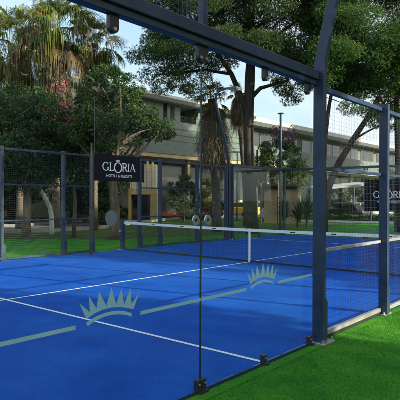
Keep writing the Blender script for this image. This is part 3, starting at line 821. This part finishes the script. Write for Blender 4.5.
# fig-like tree over the left sign
tree('broadleaf_tree', at(114, 21.5), 'light green leafy tree spreading over the left sign against the sky', G_T, (M_bark, LF_fig),
     [(0, 0, -.03, .30), (.03, 0, .35, .23), (.06, 0, 1.2, .20), (-.05, .05, 2.4, .18), (-.1, .1, 3.6, .14)],
     [(-.3, 0, 5.4, 1.5, 1.3, 1.75, 78), (.9, -.1, 4.9, 1.25, 1.0, .95, 50), (-1.0, .2, 4.2, 1.1, 1.0, .9, 45), (1.75, -.8, 4.6, .7, .6, .35, 16)], per=150, leaf=(.125, .065), clr=(.2, .46))
tree('flowering_tree', at(74, 22.5), 'loose shrub tree with reddish sprays between the dark bush and the left sign', G_T, (M_bark, LF_dark),
     [(0, 0, -.03, .10), (.05, 0, 1.5, .08), (0, .1, 3.0, .06)], [(0, 0, 4.0, 1.2, 1.0, 1.7, 60)], per=90, leaf=(.14, .07), clr=(.2, .45),
     extra=[('blossom', np.stack([RNG.normal(0, .6, 14), RNG.normal(-.6, .4, 14), RNG.normal(4.7, .8, 14)], 1), RNG.uniform(.1, .25, 14), 22, (.08, .06), M_pinkf)])
# whitewashed bent trunk
o = at(52, 24.6)
t_ = empty('bent_tree', o, 'bent whitewashed bare trunk leaning left behind the mesh fence', 'tree', None)
B_ = CR
pts = [(.0, -.03, .115), (.0, .35, .11), (-.02, .8, .105), (-.10, 1.25, .105), (-.30, 1.65, .10), (-.52, 2.0, .095), (-.62, 2.15, .09)]
MB().tube([Vector((o.x+B_.x*a, o.y+B_.y*a, z)) for a, z, r in pts], [r for a, z, r in pts], 12).build('trunk', M_white_trunk, t_, smooth=True)
b = MB()
for dx, dz in ((-.28, .45), (.05, .5), (.28, .3), (-.45, .1)):
    a = Vector((o.x+B_.x*-.6, o.y+B_.y*-.6, 2.1)); b.tube([a, a+Vector((B_.x*dx, B_.y*dx, dz))], [.06, .035], 8)
b.build('branch_stub', M_white_trunk, t_, smooth=True)

# dark trees beyond the road on the left: one prototype, copies
proto = tree('broadleaf_tree', at(-95, 38), '', G_T, (M_bark, LF_hedge),
     [(0, 0, -.03, .3), (.1, 0, 2.0, .24), (.0, .1, 3.6, .18)], [(0, 0, 5.0, 3.6, 3.2, 3.6, 170), (0, 0, 2.4, 3.0, 3.0, 1.8, 60)], per=110, leaf=(.26, .14), clr=(.5, .95))
proto['label'] = 'large dark tree beyond the road, outermost on the left'
for k, (px, Z, s, rz, lb) in enumerate(((-40, 37, 1.05, 1.0, 'large dark tree beyond the road, second from the left edge'),
        (12, 39, 1.0, 2.2, 'large dark tree behind the leftmost palm, across the road'),
        (64, 41, .98, 3.3, 'large dark tree beyond the road behind the whitewashed trunk'),
        (36, 34.5, .82, 5.4, 'dark tree beyond the road between the two left palms'),
        (-12, 33.5, .85, .5, 'dark tree beyond the road cut by the left picture edge'),
        (86, 37, .8, 2.9, 'dark tree beyond the road left of the fig trunk'),
        (104, 50, .9, 4.4, 'large dark tree beyond the road behind the left sign'),
        )):
    c = copy_tree(proto); c.location = at(px, Z); c.rotation_euler.z = rz; c.scale = (s, s, s); c['label'] = lb

# big central pine
pp = at(248, 26)
R_ = lambda a, d, z: (CR.x*a+CF.x*d, CR.y*a+CF.y*d, z)
pads = []
rs = random.Random(5)
for k in range(92):
    a = rs.uniform(-5.0, 4.4); z = 9.3+rs.uniform(-.6, 4.6)-.08*abs(a)
    pads.append((*R_(a, rs.uniform(-2.6, 2.6), z), rs.uniform(.8, 1.5), rs.uniform(.4, .75)))
for (a, d, z, R, H) in ((-4.4, -.5, 9.0, 1.1, .7), (-3.6, 0, 8.2, 1.0, .6), (-4.9, .2, 7.9, .7, .5), (-4.2, 0, 7.2, .75, .45), (-3.2, -.3, 7.3, .8, .5), (-2.6, -.4, 6.9, .7, .45), (-2.3, 0, 8.3, .8, .5), (-1.4, .3, 8.9, .8, .5),
                        (1.7, -.2, 7.1, .65, .4), (2.2, .3, 6.7, .55, .35), (1.5, .1, 7.8, .6, .4), (2.7, -.4, 7.6, .6, .4), (.4, -.6, 9.3, 1.0, .6)):
    pads.append((*R_(a, d, z), R, H))
trunk = [(*R_(.22, 0, -.03), .36), (*R_(.20, 0, .8), .29), (*R_(.08, 0, 3.0), .27), (*R_(.0, 0, 5.2), .25), (*R_(.06, 0, 7.6), .25), (*R_(.15, 0, 10.0), .18)]
branches = [[(*R_(.0, 0, 5.6), .17), (*R_(-.35, 0, 6.7), .15), (*R_(-.85, .1, 7.9), .12), (*R_(-1.7, .2, 9.2), .09), (*R_(-2.6, 0, 10.0), .07)],
            [(*R_(.03, 0, 6.6), .13), (*R_(.6, .1, 7.2), .10), (*R_(1.3, .1, 7.4), .07), (*R_(2.0, .1, 7.6), .05)],
            [(*R_(.1, 0, 8.4), .12), (*R_(1.2, -.3, 9.6), .09), (*R_(2.6, -.4, 10.6), .06)],
            [(*R_(-.85, .1, 7.9), .09), (*R_(-2.2, .1, 8.1), .07), (*R_(-3.7, .1, 7.9), .05)]]
pine('pine_tree', pp, 'big dark forked pine in the middle, its crown spreading over the glass wall beam', 'pine trees', trunk, branches, pads,
     extra=[(*R_(a, d, z), R, H) for a, d, z, R, H in ((-2.2, -.6, 7.6, .45, .3), (-1.7, -.5, 7.1, .4, .3), (-3.0, -.5, 7.0, .35, .25), (1.8, -.5, 6.9, .4, .3), (1.35, -.4, 7.3, .35, .25), (-.9, -.6, 8.2, .4, .3))])  # yellow pads paint the sunlit lower fringe of the crown
# right pine
pr = at(324, 25)
pads = []
for k in range(78):
    a = rs.uniform(-.5, 5.4); z = 8.0+rs.uniform(-.9, 4.4)
    pads.append((*R_(a, rs.uniform(-2.2, 2.0), z), rs.uniform(.7, 1.25), rs.uniform(.4, .7)))
for (a, d, z, R, H) in ((1.2, -.4, 6.0, .7, .4), (2.3, -.4, 5.3, .6, .35), (3.2, 0, 5.9, .7, .4), (4.2, 0, 6.6, .9, .6), (.3, 0, 8.0, .7, .4), (4.4, -.6, 5.6, .5, .35), (2.6, -.2, 6.9, .8, .5), (.2, -.3, 7.2, .4, .3), (4.9, -.3, 7.6, .9, .6), (1.9, -.5, 5.7, .5, .3), (2.8, -.6, 5.0, .4, .25), (1.6, -.3, 6.6, .6, .35), (3.6, -.4, 5.2, .5, .3), (.9, .2, 7.0, .6, .4)):
    pads.append((*R_(a, d, z), R, H))
trunk = [(*R_(-.05, 0, -.03), .25), (*R_(.0, 0, 1.4), .2), (*R_(.25, 0, 2.4), .18), (*R_(.75, 0, 3.5), .16), (*R_(1.35, 0, 4.5), .14), (*R_(2.0, 0, 5.5), .12), (*R_(2.6, 0, 6.6), .10)]
branches = [[(*R_(.02, 0, 1.6), .13), (*R_(.0, .1, 3.2), .12), (*R_(.08, .1, 4.8), .11), (*R_(.25, .1, 6.2), .09), (*R_(.5, 0, 7.6), .07)],
            [(*R_(.05, .1, 4.3), .06), (*R_(-.2, .2, 5.4), .05), (*R_(.0, .2, 6.6), .03)],
            [(*R_(1.35, 0, 4.5), .06), (*R_(2.0, -.2, 4.9), .045), (*R_(2.6, -.3, 5.2), .03)],
            [(*R_(2.0, 0, 5.5), .08), (*R_(3.2, 0, 6.3), .06), (*R_(4.2, 0, 7.0), .04)]]
pine('pine_tree', pr, 'bright green pine with two leaning stems behind the right fence bay', 'pine trees', trunk, branches, pads, mat=LF_pine_l, per=1300)
# thicker woodland right at the edge of the frame
pr2 = at(398, 27)
pads = [(*R_(rs.uniform(-1.5, 1.8), rs.uniform(-1.5, 1.5), rs.uniform(5.8, 11)), rs.uniform(.6, 1.1), rs.uniform(.4, .6)) for k in range(16)]
pine('pine_tree', pr2, 'slim pine at the right picture edge behind the sign', 'pine trees', [(0, 0, -.03, .2), (.05, 0, 3, .17), (-.05, .1, 7, .12), (0, 0, 9.5, .07)], [], pads, mat=LF_pine)

# tall trees behind the photographer's right shoulder: they shade the court and darken the glass
shade = [(-6.5, -13.5, 1.35, .4), (-.6, -15.0, 1.45, 1.7), (11.2, -14.5, 1.35, 3.1), (17.2, -14.0, 1.6, 4.0), (21.5, -12.5, 1.5, 5.1), (28.0, -14.0, 1.6, .9), (-3.0, -24.0, 1.9, 2.3), (17.5, -25.0, 2.0, 3.7), (36, -10, 2.0, 3.14), (60, -.8, 2.0, 3.14), (69, -.8, 2.0, 3.3)]
names = ['outermost shade tree behind the photographer at the left', 'shade tree just left of the gap that lets sun streak the court', 'shade pine just right of the gap that lets sun streak the court',
         'shade tree opposite the net on the near side', 'shade tree opposite the far service line on the near side', 'shade tree beyond the far court corner on the near side',
         'very tall shade tree in the second row nearer the photographer', 'very tall shade tree in the second row nearer the net', 'added very tall unseen pine right of the drive, shading the hotel front', 'added very tall unseen pine shading the hotel wing, nearer one', 'added very tall unseen pine shading the hotel wing, farther one']  # the very tall pines are added out of view to shade the hotel
for k, (x, y, s, rz) in enumerate(shade):
    src = bpy.data.objects['pine_tree.001'] if k in (2, 8, 9, 10) else proto
    c = copy_tree(src); c.location = (x, y, 0); c.rotation_euler.z = rz; c.scale = (s, s, s); c['label'] = names[k]

for k, (x, y, s, rz) in enumerate(((-16, -40, 1.2, .2), (-7, -43, 1.3, 1.2), (2, -41, 1.25, 2.5), (11, -43, 1.3, 3.3), (20, -41, 1.25, 4.2), (29, -42, 1.3, 5.0), (39, -40, 1.3, 5.8), (50, -38, 1.4, .7))):  # unseen row added to hide bright sky from the glass reflections
    c = copy_tree(proto); c.location = (x, y, 0); c.rotation_euler.z = rz; c.scale = (s, s, s)
    c['label'] = 'added unseen tree behind the photographer, keeping bright sky out of the glass reflection'; c['group'] = 'added far tree row that darkens the glass reflection'

# shrubs and hedges
def shrub(px, Z, z0, R, n, mat, label, name='shrub', per=120, leaf=(.13, .07), group='shrubs', extra=None, cat='shrub', clr=(.25, .5)):
    return tree(name, at(px, Z), label, group, (M_bark, mat), [(0, 0, -.03, .06), (.03, 0, z0*.6+.2, .05)], [(0, 0, z0, *R, n)], per=per, leaf=leaf, clr=clr, limbs=4, extra=extra, cat=cat)
shrub(184, 40, 1.9, (1.45, 1.2, 1.6), 80, LF_hedge, 'big round dark shrub under the hotel canopy left of the yellow cypress')
shrub(207, 45, 1.9, (.55, .5, 2.0), 50, LF_cyp, 'narrow yellow green cypress left of the taxi', name='cypress', cat='tree', clr=(.2, .35))
shrub(218, 44, .9, (.6, .6, .7), 24, LF_hedge, 'small dark shrub at the foot of the yellow cypress')
shrub(102, 33, .8, (1.0, .7, .8), 40, LF_hedge, 'low dark shrub below the left sign beside the fig trunk')
shrub(278, 37, 4.6, (2.1, 1.5, 1.4), 70, LF_hedge, 'dark climber heap with purple blossom above the brown hut', extra=[('blossom', np.stack([RNG.normal(-.3, .8, 40), RNG.normal(-.6, .6, 40), RNG.normal(6.2, .3, 40)], 1), RNG.uniform(.15, .35, 40), 30, (.10, .08), M_purplef)])
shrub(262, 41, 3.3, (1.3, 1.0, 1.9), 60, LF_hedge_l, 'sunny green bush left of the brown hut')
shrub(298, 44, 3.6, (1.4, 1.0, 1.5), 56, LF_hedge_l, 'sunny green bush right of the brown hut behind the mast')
for k, (px, Z, z0, R, lb) in enumerate(((336, 52, 2.2, (2.2, 1.2, 1.3), 'yellow green hedge bush behind the grey car canopy'), (362, 50, 2.6, (2.0, 1.2, 1.5), 'tall green bush between the canopy and the right sign'),
                                        (388, 48, 2.9, (1.8, 1.2, 1.8), 'green bush rising above the right sign'), (412, 46, 2.9, (2.0, 1.2, 1.9), 'green bush beyond the right picture edge'))):
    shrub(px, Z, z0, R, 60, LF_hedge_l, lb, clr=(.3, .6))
def hedge(pts, h, w, label, mat=LF_hedge, dens=260, leaf=(.12, .065)):
    pts = [Vector(p) for p in pts]; C = []
    o = pts[0]
    for a, c in zip(pts, pts[1:]):
        n_ = int((c-a).length*dens); t = RNG.uniform(0, 1, n_)
        d = (c-a).normalized(); s = np.array([-d.y, d.x, 0])
        q = np.array(a)[None]+np.outer(t, np.array(c-a))+np.outer(RNG.uniform(-1, 1, n_)*w, s)
        hh = h*(.86+.14*np.sin(q[:, 0]*1.7)+.08*np.sin(q[:, 1]*4.1))
        q[:, 2] = RNG.uniform(0.02, 1, n_)**.7*hh; C.append(q)
    C = np.concatenate(C); ax = rand_dirs(len(C))
    ob = np_obj('hedge', leaf_quads(C, ax, leaf[0]*RNG.uniform(.7, 1.3, len(C)), leaf[1]*RNG.uniform(.7, 1.3, len(C))), 4, mat)
    return tag(ob, label, 'hedge', 'clipped hedges')
hedge([at(-120, 34), at(10, 34.5), at(90, 39), at(130, 46)], 1.05, .55, 'dark hedge along the far side of the road at the left', dens=700, leaf=(.16, .09))
hedge([at(262, 42), at(330, 40.5), at(400, 38.5), at(460, 37)], .7, .4, 'low hedge running under the canopy at the right', dens=600)
hedge([at(150, 55), at(215, 57), at(300, 58), at(420, 54)], 1.2, .6, 'hedge along the hotel front behind the parked vehicles', dens=500, leaf=(.18, .1))
# red flower bed
C = []
for a, c in ((at(152, 43.5), at(212, 44.2)),):
    n_ = 1500; t = RNG.uniform(0, 1, n_); q = np.array(a)[None]+np.outer(t, np.array(c-a)); q += RNG.normal(0, .22, q.shape)
    q[:, 2] = RNG.uniform(.25, .55, n_); C.append(q)
C = np.concatenate(C)
tag(np_obj('flower_bed', leaf_quads(C, rand_dirs(len(C)), np.full(len(C), .12), np.full(len(C), .09)), 4, M_flower), 'strip of red flowers along the drive in front of the hotel', 'flowers', kind='stuff')
hedge([at(150, 43.8), at(214, 44.5)], .32, .4, 'low green border planted under the red flowers', dens=500)
# yucca clumps
def yucca(px, Z, h, label):
    t = empty('yucca', at(px, Z), label, 'plant', 'yucca plants'); o = t.location; n_ = 90
    az = RNG.uniform(0, 2*PI, n_); el = RNG.uniform(.1, 1.45, n_); l = h*RNG.uniform(.55, .8, n_)
    base = np.array([o.x, o.y, h*.35])+RNG.normal(0, .05, (n_, 3))*np.array([1, 1, 2.5])
    d = np.stack([np.cos(az)*np.cos(el), np.sin(az)*np.cos(el), np.sin(el)], 1); s = np.stack([-np.sin(az), np.cos(az), np.zeros(n_)], 1)*.035
    tip = base+d*l[:, None]; tip[:, 2] -= .12*l; mid = base+d*l[:, None]*.5
    V = np.concatenate([np.stack([base-s*.6, base+s*.6, mid+s, mid-s], 1), np.stack([mid-s, mid+s, tip+s*.08, tip-s*.08], 1)])
    np_obj('leaves', V, 4, LF_yucca, t)
    MB().tube([(o.x, o.y, -.03), (o.x, o.y, h*.4)], .08, 8).build('stem', M_bark, t)
yucca(284, 31, 1.9, 'spiky dark yucca in front of the brown hut, left one')
yucca(298, 30, 1.6, 'spiky dark yucca left of the big mast, low one')
yucca(307, 32, 2.1, 'spiky dark yucca close to the big mast, tall one')

# ------------------------------------------------------------------ hotel
h0 = at(60, 40); A = at(150, 46); D = at(380, 84); ud = (D-A).normalized(); nd = Vector((ud.y, -ud.x, 0))
if nd.dot(CF) > 0: nd = -nd
ht = empty('hotel_building', A, 'long teal grey hotel building with pale flat roof behind the trees', 'building')
def hb(s0, s1, d0, d1, z0, z1, name, mat, parent=ht, bevel=0):
    """box: s along the facade from A, d forward (towards court)"""
    c = A+ud*((s0+s1)/2)+nd*((d0+d1)/2)
    return MB().obox(c, ud, (s1-s0)/2, (d1-d0)/2, z0, z1).build(name, mat, parent, bevel=bevel)
hb(-9, 62, -14, -2.5, -.03, 5.2, 'ground_floor', M_dglass)
hb(-9.5, 62, -14, 1.6, 5.22, 5.55, 'canopy_soffit', M_soffit)
hb(-9.5, 62, -14, 1.7, 5.553, 6.5, 'canopy_fascia', M_facade)
# upper floors: solid to the left and right of open terrace slots
hb(-9.5, 13, -13, .6, 6.503, 8.7, 'upper_wall', M_facade)
for k, (a, c) in enumerate(((-9.5, -6.5), (-4.6, -3.6), (-1.6, 1.0), (1.5, 3.2), (5.4, 13))):
    hb(a, c, -1.0, .6, 8.703, 10.2, 'terrace_pier', M_facade)
for z in (6.9, 7.45, 8.0): hb(-9.4, 12.9, .601, .64, z, z+.06, 'panel_joint', M_facade_d)
hb(1.9, 2.4, .602, .63, 8.8, 10.0, 'slit_window', M_dglass)
hb(-10, 14, -12, 1.4, 10.203, 10.75, 'roof', M_roof)
hb(-10.02, 14.02, 1.402, 1.46, 10.15, 10.5, 'roof_fascia', M_facade_d)
hb(13.02, 62, -13, -.4, 6.503, 9.6, 'wing_wall', M_facade)
for k in range(8):
    s0 = 15+k*5.8
    w_ = hb(s0, s0+4.6, -.398, -.34, 7.3, 9.3, 'window', M_dglass)
    hb(s0+2.25, s0+2.35, -.339, -.30, 7.3, 9.3, 'mullion', M_facade, w_)
hb(13.5, 62, 1.0, 1.05, 6.503, 7.4, 'balcony_parapet', M_facade)
hb(12.5, 63, -13, 1.2, 9.603, 10.5, 'wing_roof', M_roof)
hb(12.5, 63, 1.203, 1.26, 9.55, 10.0, 'wing_fascia', M_facade_d)
for s in (-8.5, -2.5, 4, 10.5, 17, 24, 31, 38): hb(s-.18, s+.18, .6, .96, -.03, 5.2, 'column', M_soffit)
# entrance portal
ep = at(141, 41.5); pu = CR
e = empty('entrance_portal', ep, 'cream and ochre entrance portal with dark doorway left of the round shrub', 'gatehouse')
def eb(a0, a1, d0, d1, z0, z1, name, mat): return MB().obox(ep+CR*((a0+a1)/2)+CF*((d0+d1)/2), CR, (a1-a0)/2, (d1-d0)/2, z0, z1).build(name, mat, e)
eb(-1.0, 1.25, 0, 1.2, 2.0, 2.45, 'lintel', M_yellow)
eb(.75, 1.25, 0, 1.2, -.03, 1.99, 'pier', M_yellow)
eb(-1.0, -.8, 0, 1.2, -.03, 1.99, 'pier', M_yellow)
eb(-.8, .75, .9, 1.1, -.03, 1.99, 'doorway', M_dglass)
eb(-.9, 1.2, .1, 1.1, 2.453, 4.4, 'upper_wall', M_cream)
for k, a in enumerate((-.75, -.35, .05, .45, .85)):
    p = MB().tube([ep+CR*a-CF*.18+Vector((0, 0, 2.3)), ep+CR*a-CF*.18+Vector((0, 0, 4.75))], .022, 6).build('flagpole', M_alu, e)
    c = ep+CR*(a+.09)-CF*.18
    MB().obox(c, CR, .085, .006, 3.9, 4.7).build('flag', M_flag_a, p)
# brown hut with pale posts
hp = at(282, 38)
hu = empty('timber_hut', hp, 'brown timber hut behind the yuccas left of the big mast', 'hut')
def bx_(c, a0, a1, d0, d1, z0, z1, name, mat, par): return MB().obox(c+CR*((a0+a1)/2)+CF*((d0+d1)/2), CR, (a1-a0)/2, (d1-d0)/2, z0, z1).build(name, mat, par)
bx_(hp, -1.3, 1.2, 0, 2.2, -.03, 2.6, 'wall', M_brown, hu)
bx_(hp, -1.6, 1.5, -.3, 2.4, 2.603, 2.74, 'roof', M_brown, hu)
for a in (-1.85, -1.55):
    q = bx_(hp, a-.06, a+.06, -.35, -.23, -.03, 5.2, 'post', M_wood, hu)
# car park canopy
cp = at(347, 38)
ca = empty('car_canopy', cp, 'grey flat car port roof on slim posts left of the right sign', 'canopy')
b = MB()
q = [cp+CR*-1.9, cp+CR*1.9, cp+CR*1.9+CF*4.5, cp+CR*-1.9+CF*4.5]; zz = [2.35, 2.75, 2.95, 2.55]
b.add([(p.x, p.y, z) for p, z in zip(q, zz)]+[(p.x, p.y, z+.14) for p, z in zip(q, zz)], [(0,3,2,1),(4,5,6,7),(0,1,5,4),(1,2,6,5),(2,3,7,6),(3,0,4,7)])
b.build('roof', M_canopy, ca)
for p, z in zip(q, zz):
    p2 = p+(cp+CF*2.2-p)*.06; MB().tube([(p2.x, p2.y, -.03), (p2.x, p2.y, z+.02)], .05, 8).build('post', M_steel, ca)
# white low rail along the drive at the right
ra, rb = at(268, 40), at(420, 35.5)
rl = empty('kerb_rail', ra, 'long white low rail beyond the far end of the court at the right', 'railing')
b = MB(); d_ = (rb-ra).normalized(); b.obox((ra+rb)/2, d_, (rb-ra).length/2, .05, .02, .16); b.build('rail', M_tape, rl)
# street lamp
sp_ = at(237, 41)
sl = empty('street_lamp', sp_, 'thin dark lamp post with flat head standing by the taxi', 'street lamp')
MB().tube([sp_+Vector((0, 0, -.03)), sp_+Vector((0, 0, 5.3))], [.06, .045], 8).build('post', M_steel, sl)
MB().obox(sp_, CR, .5, .12, 5.303, 5.42).build('lamp_head', M_canopy, sl)

# ------------------------------------------------------------------ cars
def car(loc, rz, mat, label, taxi=False):
    t = empty('parked_car', (0, 0, 0), label, 'car', 'cars parked along the drive')
    prof = [(-2.1, .32), (-2.14, .62), (-2.05, .86), (-1.1, .93), (1.0, .93), (1.85, .84), (2.08, .66), (2.1, .34)]
    body = MB().prism(prof, lambda a, c, q: (a, q, c), -.84, .84).build('body', mat, t, bevel=.07)
    def fr(z0, z1, b0, b1, y0, y1): return [(b0[0], -y0, z0), (b0[1], -y0, z0), (b0[1], y0, z0), (b0[0], y0, z0), (b1[0], -y1, z1), (b1[1], -y1, z1), (b1[1], y1, z1), (b1[0], y1, z1)]
    F6 = [(0,3,2,1),(4,5,6,7),(0,1,5,4),(1,2,6,5),(2,3,7,6),(3,0,4,7)]
    MB().add(fr(.9, 1.38, (-1.62, 1.12), (-1.18, .42), .77, .62), F6).build('window', M_dglass, t, bevel=.03)
    MB().add(fr(1.375, 1.44, (-1.19, .43), (-1.02, .30), .625, .54), F6).build('roof', mat, t, bevel=.02)
    pb = MB()
    for s in (-1, 1):
        for xa, xb, wd in ((1.13, .43, .035), (-.35, -.38, .035), (-1.62, -1.18, .06)):
            pb.tube([(xa, s*.775, .9), (xb, s*.63, 1.39)], wd, 6)
    pb.build('pillar', mat, t)
    for x in (-1.3, 1.32):
        for s in (-1, 1):
            w = MB().tube([(x, s*.66, .31), (x, s*.865, .31)], .31, 20).build('wheel', M_tyre, t)
            MB().tube([(x, s*.866, .31), (x, s*.875, .31)], .19, 14).build('rim', M_rim, w)
    for s in (-1, 1):
        MB().box((2.0, s*.6-.16, .6), (2.115, s*.6+.16, .74)).build('headlight', M_lamp, t, bevel=.02)
        MB().box((-2.13, s*.64-.12, .62), (-2.02, s*.64+.12, .8)).build('tail_light', M_tail, t, bevel=.02)
    if taxi: MB().box((-.5, -.22, 1.445), (-.3, .22, 1.58)).build('roof_sign', M_lamp, t, bevel=.02)
    t.location = loc; t.rotation_euler.z = rz
    return t
ang = math.atan2(CR.y, CR.x)
car(at(236.5, 49, -.02), ang+2.6, M_ypaint, 'yellow taxi on the drive right of the shaggy skirted palm', True)
car(at(341, 43, -.02), ang+2.5, M_dpaint, 'dark car parked under the grey car port')
car(at(358, 45.5, -.02), ang+2.6, M_spaint, 'silver car parked between the car port and the right sign')
car(at(396, 44, -.02), ang+3.0, M_wpaint, 'white car at the right picture edge below the right sign')
car(at(74, 47, -.02), ang+.15, M_wpaint, 'white car far left beyond the hedge behind the mesh fence')
car(at(266, 52, -.02), ang+.3, M_spaint, 'silver car half hidden by the brown hut')

# ------------------------------------------------------------------ light, sky, camera
S = Vector((.207, -.976, 0)).normalized()
EL = rad(19)
sun = bpy.data.lights.new('sun', 'SUN'); sun.energy = 4.8; sun.angle = rad(.53); sun.color = (1, .86, .62)
so = bpy.data.objects.new('sun', sun); COL.objects.link(so)
sd = Vector((S.x*math.cos(EL), S.y*math.cos(EL), math.sin(EL)))
so.rotation_euler = sd.to_track_quat('Z', 'Y').to_euler(); so.location = (0, 0, 30)
W = bpy.data.worlds.new('World'); scene.world = W; W.use_nodes = True
wn = W.node_tree; wn.nodes.clear()
sk = wn.nodes.new('ShaderNodeTexSky'); sk.sky_type = 'NISHITA'; sk.sun_disc = False
sk.sun_elevation = EL; sk.sun_rotation = math.atan2(S.x, S.y); sk.altitude = 0; sk.air_density = 1.0; sk.dust_density = 4.0; sk.ozone_density = 1.0
bg = wn.nodes.new('ShaderNodeBackground'); bg.inputs['Strength'].default_value = .15
wo = wn.nodes.new('ShaderNodeOutputWorld')
tcw = wn.nodes.new('ShaderNodeTexCoord'); nzw = wn.nodes.new('ShaderNodeTexNoise'); nzw.inputs['Scale'].default_value = 2.2; nzw.inputs['Detail'].default_value = 7; nzw.inputs['Roughness'].default_value = .6
mpw = wn.nodes.new('ShaderNodeMapping'); mpw.inputs['Scale'].default_value = (1, 1, 2.6)
wn.links.new(tcw.outputs['Generated'], mpw.inputs['Vector']); wn.links.new(mpw.outputs[0], nzw.inputs['Vector'])
mrw = wn.nodes.new('ShaderNodeMapRange'); mrw.inputs['From Min'].default_value = .38; mrw.inputs['From Max'].default_value = .62; mrw.inputs['To Min'].default_value = .2; mrw.inputs['To Max'].default_value = .9
wn.links.new(nzw.outputs['Fac'], mrw.inputs['Value'])
mxw = wn.nodes.new('ShaderNodeMix'); mxw.data_type = 'RGBA'; mxw.inputs['B'].default_value = (3.2, 3.45, 3.65, 1)
wn.links.new(mrw.outputs[0], mxw.inputs['Factor']); wn.links.new(sk.outputs[0], mxw.inputs['A'])
wn.links.new(mxw.outputs['Result'], bg.inputs['Color']); wn.links.new(bg.outputs[0], wo.inputs['Surface'])

cam = bpy.data.cameras.new('camera'); cam.sensor_width = 36; cam.sensor_fit = 'HORIZONTAL'; cam.lens = FPX/400*36; cam.clip_end = 1500; cam.clip_start = .05
co = bpy.data.objects.new('camera', cam); COL.objects.link(co)
Fv = Vector((math.cos(YAW)*math.cos(PITCH), math.sin(YAW)*math.cos(PITCH), math.sin(PITCH))); Rv = CR.copy(); Uv = Rv.cross(Fv)
R2 = Rv*math.cos(ROLL)+Uv*math.sin(ROLL); U2 = Uv*math.cos(ROLL)-Rv*math.sin(ROLL)
co.matrix_world = Matrix(((R2.x, U2.x, -Fv.x, CAM[0]), (R2.y, U2.y, -Fv.y, CAM[1]), (R2.z, U2.z, -Fv.z, CAM[2]), (0, 0, 0, 1)))
scene.camera = co
vs_ = scene.view_settings; vs_.view_transform = 'Standard'; vs_.look = 'None'; vs_.exposure = 1.3; vs_.gamma = 1; vs_.use_curve_mapping = False
scene.cycles.transparent_max_bounces = 24; scene.cycles.max_bounces = 8
